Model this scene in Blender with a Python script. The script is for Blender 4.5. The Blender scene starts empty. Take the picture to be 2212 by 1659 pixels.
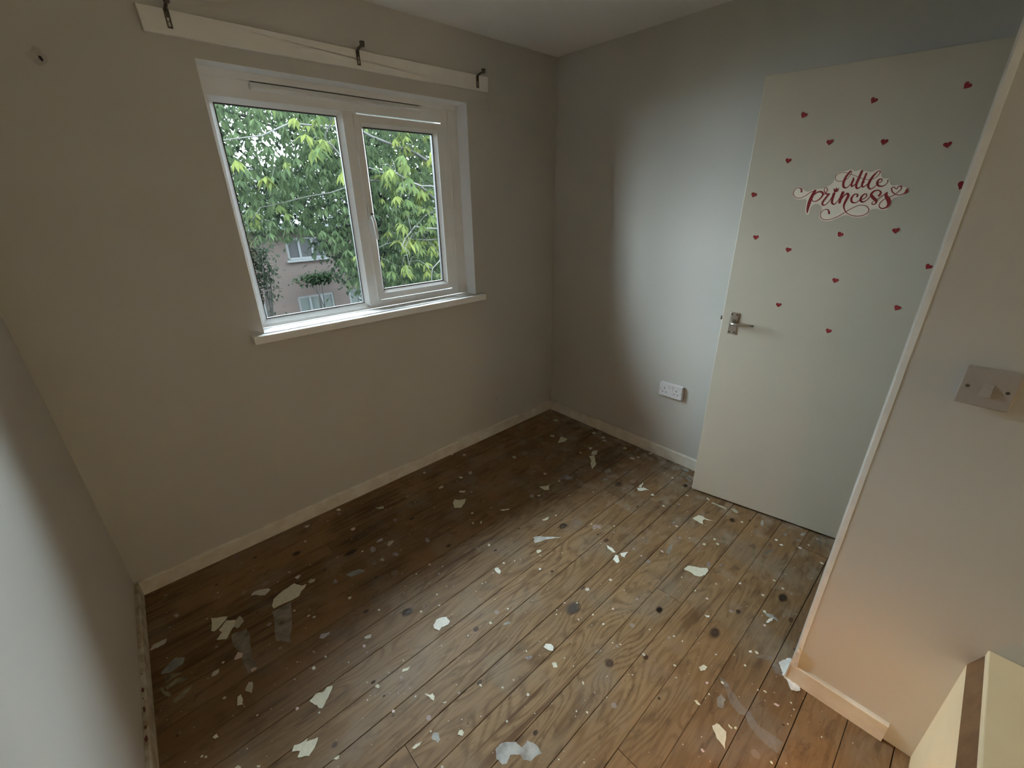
import bpy, bmesh, math, random
from mathutils import Vector, Matrix
from mathutils.geometry import tessellate_polygon

random.seed(11)
SC = bpy.context.scene
COL = SC.collection

# ------------------------------------------------------------------ camera
FPX = 920.7085
cam_data = bpy.data.cameras.new('camera')
cam = bpy.data.objects.new('camera', cam_data)
COL.objects.link(cam)
cam_data.sensor_fit = 'HORIZONTAL'
cam_data.sensor_width = 36.0
cam_data.lens = FPX * 36.0 / 2212.0
cam_data.clip_start = 0.02
cam_data.clip_end = 300
cam.matrix_world = (Matrix.Translation((-2.3138, -2.0952, 1.548))
                    @ Matrix.Rotation(math.radians(-42.179), 4, 'Z')
                    @ Matrix.Rotation(math.radians(66.9507), 4, 'X')
                    @ Matrix.Rotation(math.radians(-1.0346), 4, 'Z'))
SC.camera = cam

# ------------------------------------------------------------------ sky (overcast) and exposure
SKY = 11.0
world = bpy.data.worlds.new('overcast_sky')
SC.world = world
world.use_nodes = True
wn = world.node_tree.nodes
wl = world.node_tree.links
wn.clear()
w_out = wn.new('ShaderNodeOutputWorld')
w_bg = wn.new('ShaderNodeBackground')
w_tc = wn.new('ShaderNodeTexCoord')
w_sep = wn.new('ShaderNodeSeparateXYZ')
w_map = wn.new('ShaderNodeMapRange')       # overcast sky: zenith three times the horizon
w_map.inputs['From Min'].default_value = 0.0
w_map.inputs['From Max'].default_value = 1.0
w_map.inputs['To Min'].default_value = SKY * 0.40
w_map.inputs['To Max'].default_value = SKY * 1.0
wl.new(w_tc.outputs['Generated'], w_sep.inputs[0])
wl.new(w_sep.outputs['Z'], w_map.inputs['Value'])
wl.new(w_map.outputs[0], w_bg.inputs['Strength'])
w_bg.inputs['Color'].default_value = (0.80, 0.91, 1.0, 1)
wl.new(w_bg.outputs[0], w_out.inputs[0])

SC.view_settings.view_transform = 'Standard'
SC.view_settings.look = 'None'
SC.view_settings.gamma = 1.0
SC.view_settings.use_curve_mapping = False
SC.view_settings.exposure = 2.12
SC.cycles.use_denoising = True
SC.cycles.use_adaptive_sampling = True
SC.cycles.adaptive_threshold = 0.05
SC.cycles.use_light_tree = False
SC.cycles.max_bounces = 5
SC.cycles.diffuse_bounces = 5
SC.cycles.glossy_bounces = 2
SC.cycles.transmission_bounces = 2
SC.cycles.transparent_max_bounces = 16
SC.cycles.sample_clamp_indirect = 3.0
SC.cycles.caustics_reflective = False
SC.cycles.caustics_refractive = False

# ------------------------------------------------------------------ helpers
def world_matrix(o):
    m = o.matrix_basis.copy()
    if o.parent:
        m = world_matrix(o.parent) @ o.matrix_parent_inverse @ m
    return m

def put_under(o, parent):
    o.parent = parent
    o.matrix_parent_inverse = world_matrix(parent).inverted()

def tag(o, label=None, cat=None, group=None, kind=None):
    if label: o['label'] = label
    if cat: o['category'] = cat
    if group: o['group'] = group
    if kind: o['kind'] = kind
    return o

def empty(name, loc):
    o = bpy.data.objects.new(name, None)
    o.empty_display_size = 0.05
    o.location = loc
    COL.objects.link(o)
    return o

def new(name, verts, faces, mat, parent=None, smooth=False):
    vs = [Vector(v) for v in verts]
    lo = Vector([min(v[i] for v in vs) for i in range(3)])
    hi = Vector([max(v[i] for v in vs) for i in range(3)])
    org = Vector(((lo.x + hi.x) / 2, (lo.y + hi.y) / 2, lo.z))
    me = bpy.data.meshes.new(name)
    me.from_pydata([tuple(v - org) for v in vs], [], faces)
    bm = bmesh.new(); bm.from_mesh(me)
    bmesh.ops.recalc_face_normals(bm, faces=bm.faces)
    bm.to_mesh(me); bm.free()
    if smooth:
        for p in me.polygons: p.use_smooth = True
    if mat: me.materials.append(mat)
    o = bpy.data.objects.new(name, me)
    o.location = org
    COL.objects.link(o)
    if parent: put_under(o, parent)
    return o

def box_geo(x0, x1, y0, y1, z0, z1):
    v = [(x0, y0, z0), (x1, y0, z0), (x1, y1, z0), (x0, y1, z0), (x0, y0, z1), (x1, y0, z1), (x1, y1, z1), (x0, y1, z1)]
    f = [(0, 3, 2, 1), (4, 5, 6, 7), (0, 1, 5, 4), (1, 2, 6, 5), (2, 3, 7, 6), (3, 0, 4, 7)]
    return v, f

def join(parts):
    V, F = [], []
    for v, f in parts:
        b = len(V)
        V += list(v)
        F += [tuple(i + b for i in q) for q in f]
    return V, F

def bevelled(geo, w, seg=2):
    v, f = geo
    bm = bmesh.new()
    bv = [bm.verts.new(p) for p in v]
    for q in f: bm.faces.new([bv[i] for i in q])
    bmesh.ops.bevel(bm, geom=list(bm.edges), offset=w, segments=seg, affect='EDGES', profile=0.5, clamp_overlap=True)
    bm.verts.index_update()
    V = [tuple(x.co) for x in bm.verts]
    F = [tuple(x.index for x in q.verts) for q in bm.faces]
    bm.free()
    return V, F

def box(name, x0, x1, y0, y1, z0, z1, mat, parent=None, bev=0.0, seg=2):
    g = box_geo(x0, x1, y0, y1, z0, z1)
    if bev: g = bevelled(g, bev, seg)
    return new(name, g[0], g[1], mat, parent)

def boxes(name, lst, mat, parent=None):
    v, f = join([box_geo(*b) for b in lst])
    return new(name, v, f, mat, parent)

def prism(pts, off):
    """closed slab: outline pts (3d loop) plus the same outline shifted by off"""
    n = len(pts)
    P = [Vector(p) for p in pts]
    tris = tessellate_polygon([P])
    o = Vector(off)
    V = [tuple(p) for p in P] + [tuple(p + o) for p in P]
    F = [tuple(t) for t in tris] + [tuple(i + n for i in reversed(t)) for t in tris]
    F += [(i, (i + 1) % n, (i + 1) % n + n, i + n) for i in range(n)]
    return V, F

def sheet(pts):
    """outline filled as a single skin, for dried films no thicker than paint"""
    P = [Vector(p) for p in pts]
    return [tuple(p) for p in P], [tuple(t) for t in tessellate_polygon([P])]

def tube(pts, radii, sides=8, cap=True):
    P = [Vector(p) for p in pts]
    V, F = [], []
    up = None
    for i, p in enumerate(P):
        t = (P[min(i + 1, len(P) - 1)] - P[max(i - 1, 0)]).normalized()
        if up is None:
            up = Vector((0, 0, 1)) if abs(t.z) < 0.9 else Vector((1, 0, 0))
        a = t.cross(up)
        if a.length < 1e-5: a = t.cross(Vector((1, 0.3, 0.2)))
        a.normalize()
        b = t.cross(a).normalized()
        up = -b if (-b).dot(up) > 0 else b
        a = t.cross(up).normalized()
        for k in range(sides):
            th = 2 * math.pi * k / sides
            V.append(tuple(p + (a * math.cos(th) + up * math.sin(th)) * radii[i]))
    for i in range(len(P) - 1):
        for k in range(sides):
            k2 = (k + 1) % sides
            F.append((i * sides + k, i * sides + k2, (i + 1) * sides + k2, (i + 1) * sides + k))
    if cap:
        F.append(tuple(range(sides)))
        F.append(tuple((len(P) - 1) * sides + k for k in reversed(range(sides))))
    return V, F

def disc(c, ax, r, h, n=14):
    """short cylinder at c along unit axis ax"""
    a = Vector(ax).normalized()
    return tube([Vector(c), Vector(c) + a * h], [r, r], n)

# ------------------------------------------------------------------ materials
def nodes_of(m):
    m.use_nodes = True
    nt = m.node_tree
    return nt, nt.nodes, nt.links, nt.nodes['Principled BSDF']

def rgba(c): return (c[0], c[1], c[2], 1.0)

def plain(name, col, rough=0.5, metal=0.0, var=0.0, scale=6.0, bump=0.0, bscale=120.0, spec=0.5, col2=None, detail=4.0):
    """paint, plastic or metal with a little noise variation and relief"""
    m = bpy.data.materials.new(name)
    nt, n, l, p = nodes_of(m)
    p.inputs['Roughness'].default_value = rough
    p.inputs['Metallic'].default_value = metal
    p.inputs['Specular IOR Level'].default_value = spec
    p.inputs['Base Color'].default_value = rgba(col)
    geo = n.new('ShaderNodeNewGeometry')
    if var or col2:
        t = n.new('ShaderNodeTexNoise')
        t.inputs['Scale'].default_value = scale
        t.inputs['Detail'].default_value = detail
        l.new(geo.outputs['Position'], t.inputs['Vector'])
        r = n.new('ShaderNodeValToRGB')
        r.color_ramp.elements[0].position = 0.35
        r.color_ramp.elements[1].position = 0.65
        c2 = col2 if col2 else tuple(x * (1 - var) for x in col)
        r.color_ramp.elements[0].color = rgba(c2)
        r.color_ramp.elements[1].color = rgba(col)
        l.new(t.outputs['Fac'], r.inputs['Fac'])
        l.new(r.outputs['Color'], p.inputs['Base Color'])
    if bump:
        t2 = n.new('ShaderNodeTexNoise')
        t2.inputs['Scale'].default_value = bscale
        t2.inputs['Detail'].default_value = 3
        l.new(geo.outputs['Position'], t2.inputs['Vector'])
        b = n.new('ShaderNodeBump')
        b.inputs['Strength'].default_value = bump
        b.inputs['Distance'].default_value = 0.002
        l.new(t2.outputs['Fac'], b.inputs['Height'])
        l.new(b.outputs['Normal'], p.inputs['Normal'])
    return m

M = {}
M['wall'] = plain('grey_wall_paint', (0.575, 0.562, 0.525), 0.75, var=0.04, scale=2.2, spec=0.25, detail=1.0)
M['ceiling'] = plain('white_ceiling_paint', (0.88, 0.88, 0.87), 0.8, var=0.03, scale=3, spec=0.2, detail=1.0)
M['white'] = plain('white_gloss_paint', (0.87, 0.88, 0.88), 0.35, var=0.05, scale=9, bump=0.05)
M['reveal'] = plain('white_reveal_paint', (0.86, 0.87, 0.88), 0.5, var=0.03, scale=9, bump=0.15)
M['upvc'] = plain('white_frame_plastic', (0.84, 0.845, 0.84), 0.28, var=0.03, scale=12)
M['skirt'] = plain('scuffed_cream_skirting_paint', (0.78, 0.755, 0.69), 0.45, col2=(0.66, 0.615, 0.52), scale=14, bump=0.2, bscale=60)
M['skirt_old'] = plain('worn_old_skirting_paint', (0.60, 0.58, 0.52), 0.5, col2=(0.36, 0.30, 0.20), scale=22, bump=0.4, bscale=70)
M['door'] = plain('off_white_door_paint', (0.62, 0.575, 0.475), 0.42, var=0.035, scale=4, detail=2.0)
M['lining'] = plain('white_door_lining_paint', (0.82, 0.82, 0.80), 0.4, var=0.08, scale=20, bump=0.1)
M['filler'] = plain('white_plaster_filler', (0.80, 0.80, 0.78), 0.8, var=0.25, scale=60, bump=0.8, bscale=150)
M['batten'] = plain('white_batten_paint', (0.86, 0.85, 0.82), 0.4, var=0.05, scale=8)
M['steel'] = plain('dull_steel', (0.42, 0.40, 0.37), 0.35, metal=1.0, var=0.2, scale=60)
M['iron'] = plain('dark_bracket_metal', (0.16, 0.145, 0.12), 0.45, metal=0.8, var=0.3, scale=80)
M['alu'] = plain('satin_aluminium', (0.62, 0.60, 0.56), 0.30, metal=1.0, var=0.08, scale=40)
M['plastic'] = plain('white_socket_plastic', (0.74, 0.73, 0.74), 0.3, var=0.02)
M['plastic_old'] = plain('aged_switch_plastic', (0.40, 0.37, 0.34), 0.32, var=0.05, scale=20)
M['black'] = plain('black_rubber', (0.012, 0.012, 0.013), 0.5)
M['hole'] = plain('dark_hole', (0.02, 0.017, 0.014), 0.9)
M['cream'] = plain('lamp_warmed_cream_paint', (0.80, 0.67, 0.44), 0.45, var=0.05, scale=8)  # ledge cream, yellowed further to put the lamp's warm glow into the colour
M['brownwood'] = plain('brown_wood_strip', (0.20, 0.105, 0.045), 0.5, col2=(0.13, 0.065, 0.028), scale=18, bump=0.2)
M['paper'] = plain('cream_sticker_paper', (0.97, 0.90, 0.77), 0.5, var=0.03, scale=30)
M['red'] = plain('dark_red_sticker_print', (0.34, 0.032, 0.040), 0.4, var=0.12, scale=50)
M['subfloor'] = plain('dark_subfloor', (0.03, 0.022, 0.015), 0.9)
M['landing'] = plain('landing_wall_paint', (0.62, 0.58, 0.50), 0.75, var=0.04, scale=3)
FLK = {'cream': (0.74, 0.72, 0.56), 'white': (0.84, 0.84, 0.76), 'pale': (0.62, 0.60, 0.53), 'pink': (0.68, 0.54, 0.50),
       'lilac': (0.52, 0.49, 0.55), 'dull': (0.50, 0.48, 0.38)}
for k_, c_ in FLK.items():
    M['flake_' + k_] = plain(k_ + '_paint_flake', c_, 0.6, var=0.12, scale=70, bump=0.4, bscale=220)

def film(name, col, alpha):
    """thin dried film of paint or glue on the boards, patchy"""
    m = bpy.data.materials.new(name)
    nt, n, l, p = nodes_of(m)
    p.inputs['Base Color'].default_value = rgba(col)
    p.inputs['Roughness'].default_value = 0.6
    geo = n.new('ShaderNodeNewGeometry')
    t = n.new('ShaderNodeTexNoise')
    t.inputs['Scale'].default_value = 26.0
    t.inputs['Detail'].default_value = 3
    l.new(geo.outputs['Position'], t.inputs['Vector'])
    r = n.new('ShaderNodeMapRange')
    r.inputs['From Min'].default_value = 0.32
    r.inputs['From Max'].default_value = 0.62
    r.inputs['To Min'].default_value = max(0.0, alpha - 0.35)
    r.inputs['To Max'].default_value = alpha
    l.new(t.outputs['Fac'], r.inputs['Value'])
    l.new(r.outputs[0], p.inputs['Alpha'])
    return m

def knot_material(name, col, col2):
    """knot that fades into the board towards its rim"""
    m = plain(name, col, 0.6, col2=col2, scale=60)
    nt = m.node_tree; n = nt.nodes; l = nt.links
    tc = n.new('ShaderNodeTexCoord')
    mp = n.new('ShaderNodeMapping'); mp.inputs['Location'].default_value = (-0.5, -0.5, 0.0)
    sc = n.new('ShaderNodeVectorMath'); sc.operation = 'MULTIPLY'; sc.inputs[1].default_value = (1, 1, 0)
    ln = n.new('ShaderNodeVectorMath'); ln.operation = 'LENGTH'
    r = n.new('ShaderNodeMapRange')
    for i, v in zip(('From Min', 'From Max', 'To Min', 'To Max'), (0.16, 0.44, 0.85, 0.0)): r.inputs[i].default_value = v
    r.clamp = True
    l.new(tc.outputs['Generated'], mp.inputs['Vector']); l.new(mp.outputs[0], sc.inputs[0]); l.new(sc.outputs[0], ln.inputs[0])
    l.new(ln.outputs['Value'], r.inputs['Value']); l.new(r.outputs[0], n['Principled BSDF'].inputs['Alpha'])
    return m

def plank_material():
    m = bpy.data.materials.new('worn_pine_floorboard')
    nt, n, l, p = nodes_of(m)
    def N(t, **kw):
        x = n.new(t)
        for k, v in kw.items(): setattr(x, k, v)
        return x
    def math_(op, a, b=None, clamp=False):
        x = N('ShaderNodeMath', operation=op, use_clamp=clamp)
        for i, s in enumerate((a, b)):
            if s is None: continue
            if isinstance(s, (int, float)): x.inputs[i].default_value = s
            else: l.new(s, x.inputs[i])
        return x.outputs[0]
    def rng(v, a, b, c=0.0, d=1.0, smooth=True):
        x = N('ShaderNodeMapRange', interpolation_type='SMOOTHSTEP' if smooth else 'LINEAR')
        for i, s in zip(('From Min', 'From Max', 'To Min', 'To Max'), (a, b, c, d)): x.inputs[i].default_value = s
        l.new(v, x.inputs['Value'])
        return x.outputs[0]
    def mix(f, a, b, mode='MIX'):
        x = N('ShaderNodeMix', data_type='RGBA', blend_type=mode)
        for s, i in ((f, 0), (a, 6), (b, 7)):
            if isinstance(s, (int, float)): x.inputs[i].default_value = s
            elif isinstance(s, tuple): x.inputs[i].default_value = rgba(s)
            else: l.new(s, x.inputs[i])
        return x.outputs[2]
    geo = N('ShaderNodeNewGeometry')
    pos = geo.outputs['Position']
    info = N('ShaderNodeObjectInfo')
    rnd = info.outputs['Random']
    sep = N('ShaderNodeSeparateXYZ'); l.new(pos, sep.inputs[0])
    X, Y = sep.outputs['X'], sep.outputs['Y']
    com = N('ShaderNodeCombineXYZ')
    l.new(math_('ADD', X, math_('MULTIPLY', rnd, 37.0)), com.inputs[0])
    l.new(Y, com.inputs[1])
    l.new(math_('MULTIPLY', rnd, 19.0), com.inputs[2])
    def stretched(sx, sy, scale, detail=4.0, dist=0.0, rough=0.55):
        mp = N('ShaderNodeMapping'); mp.inputs['Scale'].default_value = (sx, sy, 1)
        l.new(com.outputs[0], mp.inputs['Vector'])
        t = N('ShaderNodeTexNoise')
        t.inputs['Scale'].default_value = scale; t.inputs['Detail'].default_value = detail
        t.inputs['Distortion'].default_value = dist; t.inputs['Roughness'].default_value = rough
        l.new(mp.outputs[0], t.inputs['Vector'])
        return t.outputs['Fac']
    def flat(scale, detail=3.0, off=(0, 0, 0)):
        mp = N('ShaderNodeMapping'); mp.inputs['Location'].default_value = off
        l.new(pos, mp.inputs['Vector'])
        t = N('ShaderNodeTexNoise'); t.inputs['Scale'].default_value = scale; t.inputs['Detail'].default_value = detail
        l.new(mp.outputs[0], t.inputs['Vector'])
        return t.outputs['Fac']
    # cathedral grain: contour lines of a stretched noise
    base = stretched(1.0, 5.0, 1.5, 1.5, 0.3)
    rings = math_('FRACT', math_('MULTIPLY', base, 17.0))
    ring = rng(math_('ABSOLUTE', math_('SUBTRACT', rings, 0.5)), 0.15, 0.5)
    fine = stretched(1.0, 26.0, 7.0, 3.0)
    streak = stretched(1.0, 12.0, 2.2, 3.0, 0.5)
    light = mix(ring, (0.310, 0.205, 0.110), (0.165, 0.098, 0.045))
    light = mix(rng(fine, 0.35, 0.7), light, (0.245, 0.160, 0.085))
    light = mix(rng(streak, 0.60, 0.70), light, (0.125, 0.066, 0.028))
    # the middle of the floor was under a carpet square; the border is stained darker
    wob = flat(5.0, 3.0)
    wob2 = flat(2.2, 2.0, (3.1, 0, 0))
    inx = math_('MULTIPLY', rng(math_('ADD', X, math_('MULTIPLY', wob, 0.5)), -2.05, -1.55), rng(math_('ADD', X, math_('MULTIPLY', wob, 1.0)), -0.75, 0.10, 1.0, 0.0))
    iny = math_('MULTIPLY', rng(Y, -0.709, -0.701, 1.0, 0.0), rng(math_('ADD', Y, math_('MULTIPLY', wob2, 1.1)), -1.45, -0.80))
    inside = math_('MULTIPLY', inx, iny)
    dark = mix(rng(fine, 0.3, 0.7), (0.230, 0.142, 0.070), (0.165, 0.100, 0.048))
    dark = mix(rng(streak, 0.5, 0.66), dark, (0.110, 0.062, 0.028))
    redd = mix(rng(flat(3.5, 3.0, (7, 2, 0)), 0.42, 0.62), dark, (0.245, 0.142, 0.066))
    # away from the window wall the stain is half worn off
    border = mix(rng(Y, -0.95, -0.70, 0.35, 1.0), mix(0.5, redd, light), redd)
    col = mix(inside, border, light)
    # plank to plank tone
    col = mix(1.0, col, mix(rnd, (0.82, 0.80, 0.78), (1.12, 1.10, 1.06)), 'MULTIPLY')
    # trodden-in grey dust
    dust = math_('MULTIPLY', rng(flat(4.5, 5.0, (1, 5, 0)), 0.47, 0.70), 0.45)
    col = mix(dust, col, (0.240, 0.202, 0.155))
    # grime rubbed into the grain
    grime = math_('MULTIPLY', rng(stretched(1.0, 3.0, 9.0, 5.0, 0.6, 0.7), 0.50, 0.70), 0.55)
    col = mix(grime, col, (0.075, 0.046, 0.026))
    # plaster dust along the right-hand skirting and the doorway
    edge = math_('MULTIPLY', rng(math_('ADD', X, math_('MULTIPLY', wob, 0.18)), -0.14, 0.10), rng(flat(16, 4.0), 0.40, 0.68))
    col = mix(math_('MULTIPLY', edge, 0.55), col, (0.46, 0.44, 0.39))
    scuff = math_('MULTIPLY', rng(X, -1.05, -0.45, 0.15, 1.0), rng(flat(11.0, 4.0, (4, 9, 0)), 0.52, 0.70))
    col = mix(math_('MULTIPLY', scuff, 0.35), col, (0.36, 0.33, 0.28))
    # spatter: dried paint specks of two sizes
    def specks(scale, keep, size, col_, colour, amount=0.9):
        v = N('ShaderNodeTexVoronoi', feature='F1'); v.inputs['Scale'].default_value = scale
        l.new(pos, v.inputs['Vector'])
        s2 = N('ShaderNodeSeparateColor'); l.new(v.outputs['Color'], s2.inputs[0])
        on = math_('GREATER_THAN', s2.outputs[0], keep)
        rad = math_('MULTIPLY', s2.outputs[1], size)
        hit = math_('MULTIPLY', on, math_('LESS_THAN', v.outputs['Distance'], rad))
        return mix(math_('MULTIPLY', hit, amount), col_, colour)
    col = specks(34.0, 0.62, 0.12, col, (0.62, 0.60, 0.55))
    col = specks(17.0, 0.72, 0.17, col, (0.40, 0.37, 0.38), 0.5)
    col = specks(11.0, 0.80, 0.20, col, (0.36, 0.33, 0.31), 0.3)
    col = specks(80.0, 0.86, 0.16, col, (0.66, 0.64, 0.56))
    col = specks(23.0, 0.86, 0.15, col, (0.035, 0.022, 0.014), 0.8)
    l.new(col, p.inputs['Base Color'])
    p.inputs['Roughness'].default_value = 0.52
    p.inputs['Specular IOR Level'].default_value = 0.22
    b = N('ShaderNodeBump'); b.inputs['Strength'].default_value = 0.35; b.inputs['Distance'].default_value = 0.0015
    l.new(math_('ADD', fine, math_('MULTIPLY', ring, -0.4)), b.inputs['Height'])
    l.new(b.outputs['Normal'], p.inputs['Normal'])
    return m

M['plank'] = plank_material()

def glass_material():
    m = bpy.data.materials.new('clear_window_glass')
    m.use_nodes = True
    nt = m.node_tree; n = nt.nodes; l = nt.links
    n.clear()
    out = n.new('ShaderNodeOutputMaterial'); mx = n.new('ShaderNodeMixShader')
    tr = n.new('ShaderNodeBsdfTransparent'); gl = n.new('ShaderNodeBsdfGlossy'); fr = n.new('ShaderNodeFresnel')
    tr.inputs['Color'].default_value = (0.95, 0.97, 0.96, 1)
    gl.inputs['Roughness'].default_value = 0.02
    fr.inputs['IOR'].default_value = 1.18
    l.new(fr.outputs[0], mx.inputs[0]); l.new(tr.outputs[0], mx.inputs[1]); l.new(gl.outputs[0], mx.inputs[2])
    l.new(mx.outputs[0], out.inputs[0])
    return m
M['glass'] = glass_material()

def leaf_material(name, c1, c2, trans=0.45, per_object=True):
    m = bpy.data.materials.new(name)
    m.use_nodes = True
    nt = m.node_tree; n = nt.nodes; l = nt.links
    n.clear()
    out = n.new('ShaderNodeOutputMaterial'); mx = n.new('ShaderNodeMixShader')
    d = n.new('ShaderNodeBsdfDiffuse'); t = n.new('ShaderNodeBsdfTranslucent')
    cm = n.new('ShaderNodeMix'); cm.data_type = 'RGBA'
    cm.inputs[6].default_value = rgba(c1); cm.inputs[7].default_value = rgba(c2)
    if per_object:
        oi = n.new('ShaderNodeObjectInfo'); l.new(oi.outputs['Random'], cm.inputs[0])
    else:
        g = n.new('ShaderNodeNewGeometry'); l.new(g.outputs['Random Per Island'], cm.inputs[0])
    l.new(cm.outputs[2], d.inputs[0]); l.new(cm.outputs[2], t.inputs[0])
    mx.inputs[0].default_value = trans
    l.new(d.outputs[0], mx.inputs[1]); l.new(t.outputs[0], mx.inputs[2]); l.new(mx.outputs[0], out.inputs[0])
    return m
M['leaf'] = leaf_material('young_chestnut_leaf', (0.0257, 0.0385, 0.0169), (0.0594, 0.0702, 0.0216))
M['leaf2'] = leaf_material('chestnut_foliage', (0.0174, 0.0261, 0.0145), (0.0348, 0.0479, 0.0239), per_object=False)
M['leaf3'] = leaf_material('dark_tree_foliage', (0.0132, 0.0189, 0.0135), (0.0225, 0.0307, 0.0195), per_object=False)
M['leaf4'] = leaf_material('hedge_foliage', (0.0117, 0.0195, 0.0117), (0.0195, 0.0299, 0.0156), per_object=False)
M['bark'] = plain('pale_bark', (0.012, 0.0118, 0.0095), 0.8, var=0.3, scale=30)
M['barkdark'] = plain('dark_bark', (0.014, 0.012, 0.010), 0.85, var=0.3, scale=20)
M['lawn'] = plain('grass_ground', (0.012, 0.016, 0.008), 0.9, var=0.4, scale=3)
M['houseframe'] = plain('white_house_window_frame', (0.055, 0.059, 0.061), 0.4)
M['housepane'] = plain('dark_house_pane', (0.0028, 0.0035, 0.0042), 0.3)
M['housepane2'] = plain('pale_curtained_pane', (0.021, 0.027, 0.025), 0.4)
M['rooftile'] = plain('grey_roof_tile', (0.016, 0.0155, 0.0155), 0.8, var=0.3, scale=12)

def brick_material():
    m = bpy.data.materials.new('red_house_brick')
    nt, n, l, p = nodes_of(m)
    tc = n.new('ShaderNodeNewGeometry')
    mp = n.new('ShaderNodeMapping'); mp.inputs['Rotation'].default_value = (math.radians(90), 0, 0)
    l.new(tc.outputs['Position'], mp.inputs['Vector'])
    b = n.new('ShaderNodeTexBrick')
    b.inputs['Color1'].default_value = (0.0290, 0.0165, 0.0125, 1)
    b.inputs['Color2'].default_value = (0.0235, 0.0140, 0.0110, 1)
    b.inputs['Mortar'].default_value = (0.023, 0.0205, 0.018, 1)
    b.inputs['Scale'].default_value = 1.0
    b.inputs['Brick Width'].default_value = 0.225
    b.inputs['Row Height'].default_value = 0.075
    b.inputs['Mortar Size'].default_value = 0.010
    l.new(mp.outputs[0], b.inputs['Vector'])
    l.new(b.outputs['Color'], p.inputs['Base Color'])
    p.inputs['Roughness'].default_value = 0.9
    return m
M['brick'] = brick_material()

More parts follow.
